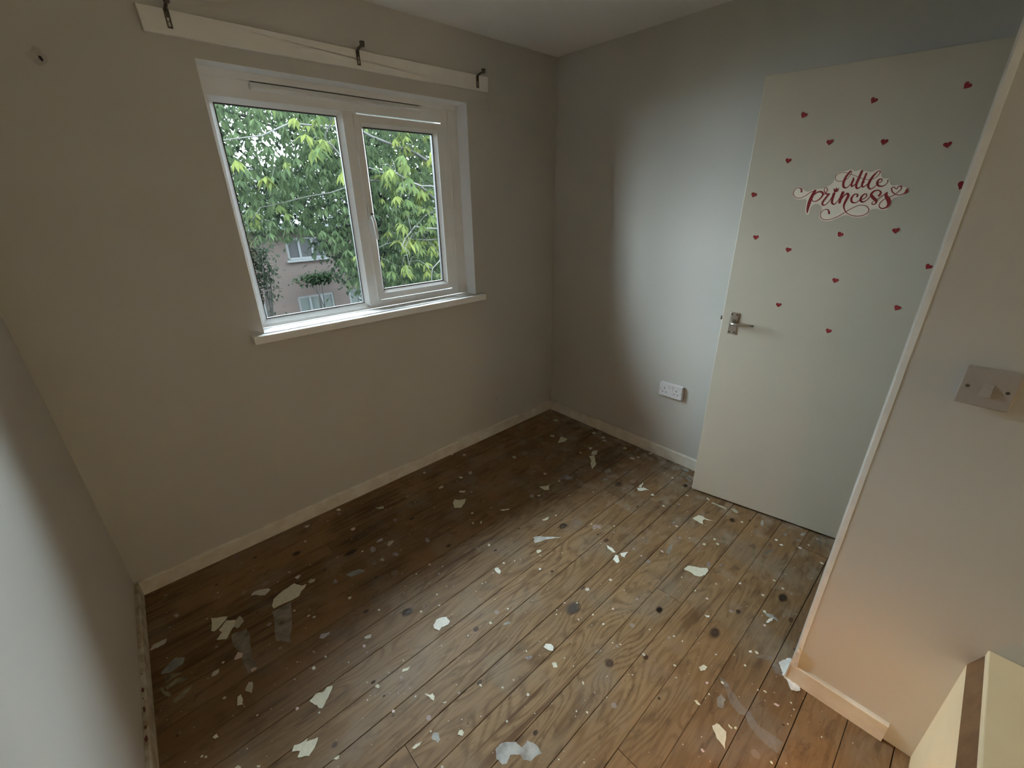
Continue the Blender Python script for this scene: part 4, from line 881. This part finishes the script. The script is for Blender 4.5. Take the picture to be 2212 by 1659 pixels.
def smooth_loop(pts, n=4):
    P = [Vector(p) for p in pts]
    m = len(P)
    out = []
    for i in range(m):
        a, b, c, d = P[i - 1], P[i], P[(i + 1) % m], P[(i + 2) % m]
        for k in range(n):
            t = k / n
            out.append(0.5 * ((2 * b) + (c - a) * t + (2 * a - 5 * b + 4 * c - d) * t * t + (3 * b - a - 3 * c + d) * t ** 3))
    return out
v, f = prism([dp(p.x, 0.0003, p.y) for p in smooth_loop(STICKER, 3)], DN * 0.0005)
stk = new('lettered_sticker', v, f, M['paper'])
tag(stk, 'cream cut-out sticker on the door reading little princess in dark red script', 'sticker')
def ribbon(stroke, out):
    pts = spline(stroke)
    V, F = [], []
    L, R = [], []
    for i, p in enumerate(pts):
        a, b = pts[max(i - 1, 0)], pts[min(i + 1, len(pts) - 1)]
        d = Vector((b.x - a.x, b.y - a.y))
        if d.length < 1e-7: d = Vector((1, 0))
        d.normalize()
        n = Vector((-d.y, d.x)) * max(p.z, 0.0012) * 0.5
        L.append((p.x + n.x, p.y + n.y)); R.append((p.x - n.x, p.y - n.y))
    for a, b in zip(L, R):
        V += [tuple(dp(a[0], out, a[1])), tuple(dp(b[0], out, b[1]))]
    for i in range(len(pts) - 1): F.append((2 * i, 2 * i + 1, 2 * i + 3, 2 * i + 2))
    for p, w in ((pts[0], max(pts[0].z, .0012)), (pts[-1], max(pts[-1].z, .0012))):   # round ends
        b = len(V)
        for k in range(10):
            th = 2 * math.pi * k / 10
            V.append(tuple(dp(p.x + math.cos(th) * w / 2, out, p.y + math.sin(th) * w / 2)))
        F.append(tuple(range(b, b + 10)))
    return V, F
for word in ('little', 'princess'):
    geo = [ribbon(st, 0.0010 + 0.00004 * i) for i, st in enumerate(STROKES[word])]
    if word == 'princess':
        geo.append(prism([dp(a, 0.0009, b) for a, b in CROWN], DN * 0.0003))
    v, f = join(geo)
    o = new('lettering_' + word, v, f, M['red'], stk)
    o['label'] = 'dark red script lettering reading %s' % word

# ---------------------------------------------------------------- socket on the right wall
so = empty('wall_socket', (0.015, -0.9885, 0.433))
tag(so, 'white double power socket on the right wall beside the door', 'socket')
box('back_box', -0.004, 0.015, -1.061, -0.916, 0.434, 0.517, M['plastic'], so, 0.002)
fp = box('faceplate', -0.0115, -0.004, -1.0620, -0.9150, 0.433, 0.518, M['plastic'], so, 0.0025)
for yc in (-0.951, -1.026):
    for dy, dz, w, hh in ((0, 0.014, 0.0022, 0.004), (0.011, -0.009, 0.0032, 0.0022), (-0.011, -0.009, 0.0032, 0.0022)):
        box('pin_hole', -0.0120, -0.0113, yc + dy - w, yc + dy + w, 0.470 + dz - hh, 0.470 + dz + hh, M['hole'], fp)
for yc in (-0.9785, -0.9985):
    r_ = box('rocker', -0.0155, -0.0114, yc - 0.0055, yc + 0.0055, 0.484, 0.506, M['plastic'], fp, 0.0015)
    box('red_mark', -0.0158, -0.0154, yc - 0.002, yc + 0.002, 0.500, 0.503, M['red'], r_)
for yc in (-0.923, -1.054):
    v, f = disc((-0.0115, yc, 0.4755), (-1, 0, 0), 0.003, 0.0006, 10)
    new('screw', v, f, M['steel'], fp)

# ---------------------------------------------------------------- light switch on the near wall
sw = empty('light_switch', (-0.955, -2.166, 1.113))
tag(sw, 'greyish white single rocker light switch on the near wall', 'switch')
box('back_box', -0.971, -0.955, -2.2075, -2.1245, 1.1145, 1.1975, M['plastic_old'], sw, 0.002)
pl = box('switch_plate', -0.979, -0.971, -2.209, -2.123, 1.113, 1.199, M['plastic_old'], sw, 0.0028)
rk = new('rocker', *bevelled(prism([(-0.9788, -2.1745, 1.140), (-0.9865, -2.1745, 1.140), (-0.9805, -2.1745, 1.168), (-0.9788, -2.1745, 1.168)], (0, 0.0175, 0)), 0.001), M['plastic_old'], pl)
for yc in (-2.1355, -2.1965):
    v, f = disc((-0.979, yc, 1.156), (-1, 0, 0), 0.0036, 0.0008, 10)
    new('screw', v, f, M['iron'], pl)

# ---------------------------------------------------------------- wall damage
wall_w = bpy.data.objects['wall_window']
v, f = prism([(x, 0.0146, z) for x, z, _ in blob(-2.294, 1.972, 0.0055, 11, 0.4, (0.8, 1.3))], (0, 0.0012, 0))
new('plug_hole', v, f, M['hole'], wall_w)
v, f = prism([(x, 0.0148, z) for x, z, _ in blob(-2.300, 1.978, 0.022, 14, 0.3, (0.9, 1.1))], (0, 0.0005, 0))
new('chipped_paint', v, f, plain('bare_grey_plaster', (0.54, 0.51, 0.47), 0.9, var=0.2, scale=40), wall_w)
v, f = prism([(x, 0.0146, z) for x, z, _ in blob(-0.555, 0.262, 0.0035, 9, 0.2)], (0, 0.0012, 0))
new('plug_hole', v, f, M['hole'], wall_w)
# old red paint showing on the left skirting
bl = bpy.data.objects['baseboard_left']
redp = plain('old_red_paint', (0.16, 0.045, 0.035), 0.6, var=0.3, scale=60)
for yy, rr in ((-0.505, 0.004), (-0.575, 0.011), (-0.612, 0.004), (-0.655, 0.010), (-0.722, 0.008), (-0.765, 0.012)):
    xf = -2.6 + LSLOPE * yy
    pts = [(xf - 0.0085 + a * 0.35, yy + b, 0.0722) for a, b, _ in blob(0, 0, rr, 9, 0.35)]
    v, f = prism(pts, (0, 0, 0.0004))
    new('bare_patch', v, f, redp, bl)

# lump of filler at the foot of the doorway corner
pts = []
for j, p in enumerate(smooth_loop([(-1.000, -2.040), (-0.978, -2.018), (-0.968, -2.003), (-0.950, -1.992), (-0.925, -1.978), (-0.898, -1.990), (-0.885, -2.004), (-0.955, -2.008), (-0.9695, -2.013), (-0.9695, -2.050), (-0.985, -2.058)], 4)):
    pts.append((p.x + random.uniform(-0.0025, 0.0025), p.y + random.uniform(-0.0025, 0.0025), 0.0))
V, F = prism(pts, (0, 0, 0.004))
fo = new('filler_lump', V, F, M['filler'])
tag(fo, 'rough white filler smeared on the floor at the doorway corner', 'filler')
pts = [(-0.9700, y_, z_) for y_, z_ in ((-2.0125, 0.0), (-2.006, 0.0), (-2.008, 0.06), (-2.011, 0.10), (-2.016, 0.155), (-2.024, 0.15), (-2.028, 0.10), (-2.030, 0.076), (-2.0125, 0.076))]
V, F = prism(pts, (0.0160, 0, 0))
new('filler_strip', V, F, M['filler'], fo)

# ---------------------------------------------------------------- low boxed ledge at the right
lb = empty('boxed_ledge', (-1.2, -2.7, 0.0))
tag(lb, 'cream boxed-in ledge with a brown strip in the warm lit bottom right corner', 'ledge')
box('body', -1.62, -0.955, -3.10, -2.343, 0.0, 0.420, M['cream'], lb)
v, f = prism([(-1.62, -2.3432, 0.4201), (-1.62, -2.361, 0.4719), (-1.62, -3.099, 0.4719), (-1.62, -3.099, 0.4201)], (0.6649, 0, 0))
new('brown_strip', v, f, M['brownwood'], lb)
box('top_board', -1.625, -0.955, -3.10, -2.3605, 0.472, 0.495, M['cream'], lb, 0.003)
for yy in (-2.43, -2.66, -2.90):
    box('board_joint', -1.622, -0.956, yy - 0.0015, yy + 0.0015, 0.4940, 0.4953, M['brownwood'], lb)

# ---------------------------------------------------------------- unseen warm lamps, put in for room fill and ledge glow
def warm(name, strength, col=(1.0, 0.56, 0.22)):
    m = bpy.data.materials.new(name)
    m.use_nodes = True
    q = m.node_tree.nodes['Principled BSDF']
    q.inputs['Base Color'].default_value = (0.9, 0.75, 0.5, 1)
    q.inputs['Emission Color'].default_value = rgba(col)
    q.inputs['Emission Strength'].default_value = strength
    return m
LX, LY = -1.50, -2.20
lamp = empty('glow_lantern', (LX, LY, 0.0))  # unseen lantern that supplies the warm glow around the ledge
tag(lamp, 'small hooded lantern, unseen, put in for the warm glow at the ledge', 'lamp')
def turned(zs, rs, n=20): return tube([(LX, LY, z) for z in zs], rs, n)
new('base', *turned((0.0, 0.018, 0.022), (0.075, 0.075, 0.012)), M['iron'], lamp)
new('pole', *turned((0.02, 0.20), (0.009, 0.009), 10), M['iron'], lamp)
new('globe', *turned((0.20, 0.215, 0.245, 0.265), (0.015, 0.034, 0.036, 0.022)), warm('warm_lantern_globe', 12.5, (1.0, 0.47, 0.13)), lamp, True)
new('hood', *turned((0.264, 0.270, 0.282, 0.286), (0.055, 0.056, 0.025, 0.010)), M['iron'], lamp, True)
fl_ = empty('fill_lamp', (-1.20, -3.90, 0.0))  # unseen lamp, added to fill the window wall with warm light
tag(fl_, 'unseen fill lamp with a warm drum shade, added at the back of the room', 'lamp')
new('base', *tube([(-1.20, -3.90, 0.0), (-1.20, -3.90, 0.02), (-1.20, -3.90, 0.03)], [0.13, 0.13, 0.02], 24), M['iron'], fl_)
new('pole', *tube([(-1.20, -3.90, 0.02), (-1.20, -3.90, 1.12)], [0.011, 0.011], 10), M['iron'], fl_)
new('shade', *tube([(-1.20, -3.90, 1.05), (-1.20, -3.90, 1.30)], [0.17, 0.13], 28), warm('warm_fill_shade', 3.3, (1.0, 0.81, 0.53)), fl_, True)

# ---------------------------------------------------------------- flakes of paint lying on the boards
for i, (po, tone, lab) in enumerate(FLAKES):
    c = Vector((sum(p[0] for p in po) / len(po), sum(p[1] for p in po) / len(po)))
    size = max((Vector(p) - c).length for p in po)
    # roughen the outline a little
    loop = []
    for j in range(len(po)):
        p, q = Vector(po[j]), Vector(po[(j + 1) % len(po)])
        d = q - p
        nrm = Vector((-d.y, d.x))
        loop.append(p)
        if d.length > 0.012:
            for s in (0.35, 0.7):
                loop.append(p + d * s + nrm * random.uniform(-0.07, 0.07))
    th = random.random() * 6.28
    u = Vector((math.cos(th), math.sin(th)))
    amp = min(0.10 * size, 0.0045)
    pts = []
    for p in loop:
        t = (p - c).dot(u) / size
        pts.append((p.x, p.y, 0.0012 + amp * t * t))
    V, F = prism(pts, (0, 0, -0.0009))
    o = new('paint_flake', V, F, M['flake_' + tone])
    tag(o, lab, 'paint flake', 'larger paint flakes on the floor')
    o['label'] = lab

# each tiny chip is named after the larger flake it lies nearest to
def short(lab):
    w = lab.split(',')[0].split()[:11]
    while w[-1] in ('of', 'the', 'a', 'in', 'on', 'by', 'to', 'and', 'left', 'mid', 'low', 'near', 'window', 'far', 'bottom', 'two'): w.pop()
    return ' '.join(w)
flake_c = []
for po, tone, lab in FLAKES:
    flake_c.append((Vector((sum(p[0] for p in po) / len(po), sum(p[1] for p in po) / len(po))), short(lab)))
near = {}
for i, (x, y, r) in enumerate(CHIPS):
    d, j = min(((Vector((x, y)) - c).length, j) for j, (c, _) in enumerate(flake_c))
    near.setdefault(j, []).append((d, i))
chip_label = {}
ORD = ['nearest', 'second', 'third', 'fourth', 'fifth', 'sixth', 'seventh', 'eighth', 'ninth', 'tenth', 'eleventh', 'twelfth']
for j, lst in near.items():
    for n_, (d, i) in enumerate(sorted(lst)):
        chip_label[i] = ('tiny chip nearest the ' if n_ == 0 else ORD[min(n_, 11)] + ' tiny chip from the ') + flake_c[j][1]
for i, (x, y, r) in enumerate(CHIPS):
    pts = [(a, b, 0.0010 + random.uniform(0, 0.15) * r) for a, b, _ in blob(x, y, r, random.choice((5, 6, 7)), 0.3, (random.uniform(0.8, 1.25), random.uniform(0.8, 1.2)))]
    V, F = prism(pts, (0, 0, -0.0007))
    o = new('paint_chip', V, F, M['flake_' + random.choice(('cream', 'white', 'cream', 'pale', 'pale', 'pink'))])
    tag(o, chip_label[i], 'paint chip', 'tiny paint chips scattered on the boards')

# ================================================================== outside
GZ = -3.6
structure(box('ground', -30, 40, 0.4, 60, GZ - 0.2, GZ, M['lawn']))

# brick house opposite
HY = 17.0
hs = empty('brick_house', (5.0, HY, GZ))
tag(hs, 'red brick house with white framed windows beyond the trees', 'house')
UW = (3.03, 4.55, -0.45, 0.40)      # upper window
LW = (3.06, 4.55, -2.95, -1.91)     # lower window
LW2 = (5.23, 6.7, -2.95, -1.91)
UW2 = (6.6, 8.1, -0.45, 0.40)
LW0 = (0.35, 1.82, -2.95, -1.91)
EAVE = 0.80
def wall_with_holes(x0, x1, z0, z1, holes, y0, y1):
    xs = sorted({x0, x1} | {h[0] for h in holes} | {h[1] for h in holes})
    out = []
    for a, b in zip(xs, xs[1:]):
        mid = (a + b) / 2
        cut = sorted([(h[2], h[3]) for h in holes if h[0] <= mid <= h[1]])
        z = z0
        for c0, c1 in cut:
            out.append((a, b, y0, y1, z, c0)); z = c1
        out.append((a, b, y0, y1, z, z1))
    return out
boxes('front_wall', wall_with_holes(-7.5, 11.5, GZ, EAVE, [UW, LW, LW2, UW2, LW0], HY, HY + 0.25), M['brick'], hs)
boxes('side_wall', [(-7.5, -7.25, HY + 0.25, HY + 7, GZ, EAVE), (11.25, 11.5, HY + 0.25, HY + 7, GZ, EAVE)], M['brick'], hs)
v, f = prism([(-7.8, HY - 0.35, EAVE + 0.02), (-7.8, HY + 3.6, EAVE + 2.4), (-7.8, HY + 7.5, EAVE + 0.02)], (19.6, 0, 0))
new('roof', v, f, M['rooftile'], hs)
box('fascia', -7.8, 11.8, HY - 0.42, HY - 0.34, EAVE - 0.06, EAVE + 0.10, M['houseframe'], hs)
for (x0, x1, z0, z1), npane, pm in ((UW, 3, 'housepane'), (LW, 3, 'housepane2'), (LW2, 3, 'housepane2'), (UW2, 3, 'housepane'), (LW0, 3, 'housepane2')):
    w = empty('house_window', ((x0 + x1) / 2, HY, z0)); put_under(w, hs)
    t = 0.09
    step = (x1 - x0) / npane
    lst = [(x0, x1, HY + 0.05, HY + 0.12, z0, z0 + t), (x0, x1, HY + 0.05, HY + 0.12, z1 - t, z1)]
    for i in range(npane + 1):
        xx = min(max(x0 + i * step - t / 2, x0), x1 - t)
        lst.append((xx, xx + t, HY + 0.05, HY + 0.12, z0 + t, z1 - t))
    boxes('window_frame', lst, M['houseframe'], w)
    for i in range(npane):
        box('pane', x0 + i * step + t / 2, x0 + (i + 1) * step - t / 2, HY + 0.09, HY + 0.10, z0 + t, z1 - t, M[pm], w)
    box('sill', x0 - 0.08, x1 + 0.08, HY - 0.08, HY + 0.05, z0 - 0.07, z0, M['houseframe'], w)
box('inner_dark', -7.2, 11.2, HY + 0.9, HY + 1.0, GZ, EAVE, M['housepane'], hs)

# ---------------------------------------------------------------- trees
def leaflet(n_dir, droop, length, width, org, side):
    """folded obovate blade from org along n_dir: returns verts and faces"""
    d = n_dir.normalized()
    s = side.normalized() * width
    p1 = org + d * length * 0.55 + droop * length * 0.12
    p2 = org + d * length + droop * length * 0.42
    fold = d.cross(side).normalized() * width * 0.25
    V = [org, p1 + s + fold, p1, p1 - s + fold, p2]
    return [tuple(x) for x in V], [(0, 2, 1), (0, 3, 2), (1, 2, 4), (2, 3, 4)]

def palmate(size, rng_, n=None, full=True):
    """a drooping horse-chestnut leaf of five to seven leaflets hanging from the origin"""
    geo = []
    n = n or rng_.choice((5, 6, 7))
    a0 = rng_.random() * 6.28
    tilt = rng_.uniform(0.3, 0.75)
    for i in range(n):
        a = a0 + (i - (n - 1) / 2) * (5.2 / n)
        d = Vector((math.cos(a), math.sin(a), -tilt - rng_.uniform(0, 0.5)))
        side = Vector((-math.sin(a), math.cos(a), 0))
        ln = size * rng_.uniform(0.75, 1.05)
        geo.append(leaflet(d, Vector((0, 0, -1)), ln, ln * 0.19, Vector((0, 0, 0)), side))
    return join(geo)

def rot_z(geo, a, org):
    c, s = math.cos(a), math.sin(a)
    return [(x * c - y * s + org[0], x * s + y * c + org[1], z + org[2]) for x, y, z in geo[0]], geo[1]

rt = random.Random(4)
tree = empty('chestnut_tree', (3.9, 6.1, GZ))
tag(tree, 'near chestnut tree with drooping yellow-green leaves and pale branches', 'tree')
trunk_pts = [(3.9, 6.1, GZ), (3.85, 6.05, -1.5), (3.7, 6.0, 0.4), (3.5, 5.95, 2.0), (3.3, 5.9, 3.2)]
new('trunk', *tube(trunk_pts, [0.2, 0.17, 0.13, 0.09, 0.05], 10), M['bark'], tree, True)
tips = []
def branch(a, b, sag, r0, twigs=5):
    a, b = Vector(a), Vector(b)
    pts = []
    n = 9
    side = Vector((rt.uniform(-1, 1), rt.uniform(-1, 1), 0)) * 0.12
    for i in range(n + 1):
        t = i / n
        p = a.lerp(b, t) + Vector((0, 0, sag * math.sin(math.pi * t))) + side * math.sin(math.pi * 2 * t)
        p += Vector((rt.uniform(-1, 1), rt.uniform(-1, 1), rt.uniform(-1, 1))) * 0.055
        pts.append(p)
    geo = [tube(pts, [r0 * (1 - 0.75 * i / n) for i in range(n + 1)], 6)]
    tips.append(pts[-1])
    for k in range(twigs):
        i = rt.randint(2, n)
        s = pts[i]
        d = Vector((rt.uniform(-1, 1), rt.uniform(-0.8, 0.8), rt.uniform(-0.5, 0.9))).normalized() * rt.uniform(0.25, 0.7)
        m = s + d * 0.5 + Vector((0, 0, 0.05))
        e = s + d + Vector((0, 0, -0.06))
        geo.append(tube([s, m, e], [r0 * 0.28, r0 * 0.22, r0 * 0.12], 5))
        tips.append(e); tips.append(m)
    v, f = join(geo)
    new('branch', v, f, M['bark'], tree, True)
for a, b, sag, r in [((3.6, 6.0, 1.2), (0.75, 4.7, 2.10), 0.25, 0.026), ((3.5, 5.95, 2.0), (-0.9, 4.9, 2.35), 0.5, 0.03), ((3.7, 6.0, 0.5), (1.35, 4.4, 1.05), 0.35, 0.024),
                     ((3.75, 6.0, 0.2), (1.6, 4.3, 0.35), 0.4, 0.02), ((3.6, 6.0, 1.3), (1.2, 4.2, 1.8), 0.3, 0.022), ((3.4, 5.9, 2.6), (0.3, 4.6, 3.0), 0.4, 0.03),
                     ((3.4, 5.9, 2.4), (1.9, 4.1, 2.4), 0.35, 0.024), ((3.3, 5.9, 3.0), (-1.2, 5.6, 3.3), 0.5, 0.03), ((3.6, 6.0, 1.0), (2.2, 4.2, 1.3), 0.3, 0.02),
                     ((3.6, 6.0, 1.6), (-0.2, 5.6, 1.55), 0.35, 0.022), ((3.5, 6.0, 1.8), (2.4, 4.6, 3.0), 0.2, 0.022), ((0.75, 4.7, 2.15), (0.1, 4.5, 2.9), 0.02, 0.014),
                     ((3.7, 6.0, 0.6), (0.9, 5.2, 0.75), 0.25, 0.018), ((3.8, 6.05, -0.5), (2.3, 4.8, 0.1), 0.3, 0.018), ((1.35, 4.4, 1.05), (1.15, 4.2, 0.5), 0.1, 0.010)]:
    branch(a, b, sag, r)

def crown_low(x, y):
    """underside of the crown: higher towards the house side, so the house shows below it"""
    sx = (x + 2.314) / (y + 2.095)            # bearing, free of distance
    lo_l, lo_r = 0.098, -0.19                 # slopes of the sight lines under the crown
    t = min(max((sx - 0.33) / 0.10, 0.0), 1.0)
    t = t * t * (3 - 2 * t)
    return 1.548 + (y + 2.095) * (-0.055 * (1 - t) - 0.20 * t)

# the leaves that show largest, each an object of its own
leaf_meshes = []
for i in range(9):
    g = palmate(0.175 if i < 6 else 0.14, rt)
    st = tube([(0, 0, 0), (0.0, 0.01, 0.08), (0.02, 0.02, 0.15)], [0.0025, 0.002, 0.002], 4, False)
    v, f = join([g, st])
    me = bpy.data.meshes.new('chestnut_leaf')
    me.from_pydata(v, [], f)
    me.materials.append(M['leaf'])
    leaf_meshes.append(me)
count = 0
spots = []
for t in tips:
    for _ in range(2):
        spots.append(t + Vector((rt.uniform(-0.2, 0.2), rt.uniform(-0.2, 0.2), rt.uniform(-0.2, 0.08))))
while len(spots) < 700:
    y = rt.uniform(3.7, 6.0)
    sx = rt.uniform(0.14, 0.66)
    if sx < 0.42 and rt.random() < 0.55: continue
    x = -2.314 + sx * (y + 2.095)
    spots.append(Vector((x, y, rt.uniform(-0.4, 3.5))))
tree_inv = world_matrix(tree).inverted()
for p in spots:
    if count >= 290: break
    if p.z < crown_low(p.x, p.y) + rt.uniform(-0.05, 0.25): continue
    o = bpy.data.objects.new('leaf', rt.choice(leaf_meshes))
    o.location = p
    o.rotation_euler = (rt.uniform(-0.35, 0.35), rt.uniform(-0.35, 0.35), rt.uniform(0, 6.28))
    s = rt.uniform(0.75, 1.15)
    o.scale = (s, s, s)
    COL.objects.link(o)
    o.parent = tree
    o.matrix_parent_inverse = tree_inv
    count += 1
# the rest of the crown
geo = []
protos = [palmate(rt.uniform(0.11, 0.16), rt) for _ in range(14)]
def sparse(x, y, z):
    return False
n = 0
while n < 2900:
    y = rt.uniform(5.4, 8.1)
    sx = rt.uniform(0.10, 0.72)
    x = -2.314 + sx * (y + 2.095)
    z = rt.uniform(-1.2, 3.7)
    if z < crown_low(x, y) + rt.uniform(-0.1, 0.2): continue
    geo.append(rot_z(rt.choice(protos), rt.uniform(0, 6.28), (x, y, z)))
    n += 1
v, f = join(geo)
o = new('foliage', v, f, M['leaf2'], tree)
o['kind'] = 'stuff'

# darker tree further off
t2 = empty('dark_tree', (4.6, 11.5, GZ))
tag(t2, 'dense darker green tree standing farther back before the house', 'tree')
new('trunk', *tube([(4.6, 11.5, GZ), (4.5, 11.5, -1), (4.4, 11.4, 1.5), (4.3, 11.4, 3.6)], [0.25, 0.2, 0.14, 0.06], 10), M['barkdark'], t2, True)
for k in range(12):
    a = (4.45, 11.45, rt.uniform(-0.6, 3.0))
    b = (rt.uniform(-1.8, 8.5), rt.uniform(9.6, 12.6), rt.uniform(0.9, 4.6))
    A, B = Vector(a), Vector(b)
    pts = [A.lerp(B, i / 6) + Vector((0, 0, 0.5 * math.sin(math.pi * i / 6))) for i in range(7)]
    new('branch', *tube(pts, [0.06 * (1 - 0.12 * i) for i in range(7)], 5), M['barkdark'], t2, True)
geo = []
n = 0
def small_leaf(p, size):
    a = rt.uniform(0, 6.28)
    d = Vector((math.cos(a), math.sin(a), rt.uniform(-0.9, 0.5)))
    s = Vector((-math.sin(a), math.cos(a), rt.uniform(-0.4, 0.4)))
    return leaflet(d, Vector((0, 0, -1)), size, size * 0.32, Vector(p), s)
clumps = []
while len(clumps) < 680:
    y = rt.uniform(9.6, 12.4)
    sx = rt.uniform(-0.06, 0.74)
    x = -2.314 + sx * (y + 2.095)
    z = rt.uniform(-2.2, 4.9)
    if z < crown_low(x, y) + 0.02 * (y + 2.095) + rt.uniform(-0.3, 0.3): continue
    if sx < 0.33 and z > 2.4 and rt.random() < 0.4: continue
    clumps.append((x, y, z, rt.uniform(0.35, 0.75)))
for x, y, z, r in clumps:
    for _ in range(38):
        q = Vector((rt.gauss(0, 1), rt.gauss(0, 1), rt.gauss(0, 0.8))) * r * 0.55
        zz = z + q.z
        q.y = min(max(q.y, 9.0 - y), 12.9 - y)
        geo.append(small_leaf((x + q.x, y + q.y, zz), rt.uniform(0.12, 0.20)))
v, f = join(geo)
o = new('foliage', v, f, M['leaf3'], t2)
o['kind'] = 'stuff'

# straggly shrub on the left in front of the house
def shrub(name, label, c, ext, n, size, mat, stems):
    r = empty(name, (c[0], c[1], GZ))
    tag(r, label, 'shrub')
    for k in range(stems):
        e = Vector((c[0] + rt.uniform(-1, 1) * ext[0], c[1] + rt.uniform(-1, 1) * ext[1], c[2] + rt.uniform(-0.5, 1) * ext[2]))
        s = Vector((c[0] + rt.uniform(-0.2, 0.2), c[1], GZ))
        m = s.lerp(e, 0.55) + Vector((rt.uniform(-0.2, 0.2), 0, 0.3))
        new('stem', *tube([s, m, e], [0.03, 0.02, 0.006], 5), M['bark'], r, True)
    g = []
    for _ in range(n):
        p = (c[0] + rt.gauss(0, 0.5) * ext[0], c[1] + rt.gauss(0, 0.5) * ext[1], c[2] + rt.gauss(0, 0.5) * ext[2])
        g.append(small_leaf(p, size * rt.uniform(0.7, 1.2)))
    v, f = join(g)
    q = new('foliage', v, f, mat, r)
    q['kind'] = 'stuff'
shrub('straggly_shrub', 'thin straggly shrub at the left edge of the window view', (1.05, 14.2, -0.10), (0.75, 0.5, 1.3), 1700, 0.14, M['leaf3'], 9)
shrub('climbing_shrub', 'low green climber between the two storeys of the brick house', (3.9, 16.4, -1.15), (0.75, 0.3, 0.22), 900, 0.13, M['leaf4'], 4)
shrub('garden_shrub', 'loose shrub to the right of the house windows', (6.3, 14.8, -0.95), (1.3, 0.5, 1.2), 2200, 0.15, M['leaf3'], 6)
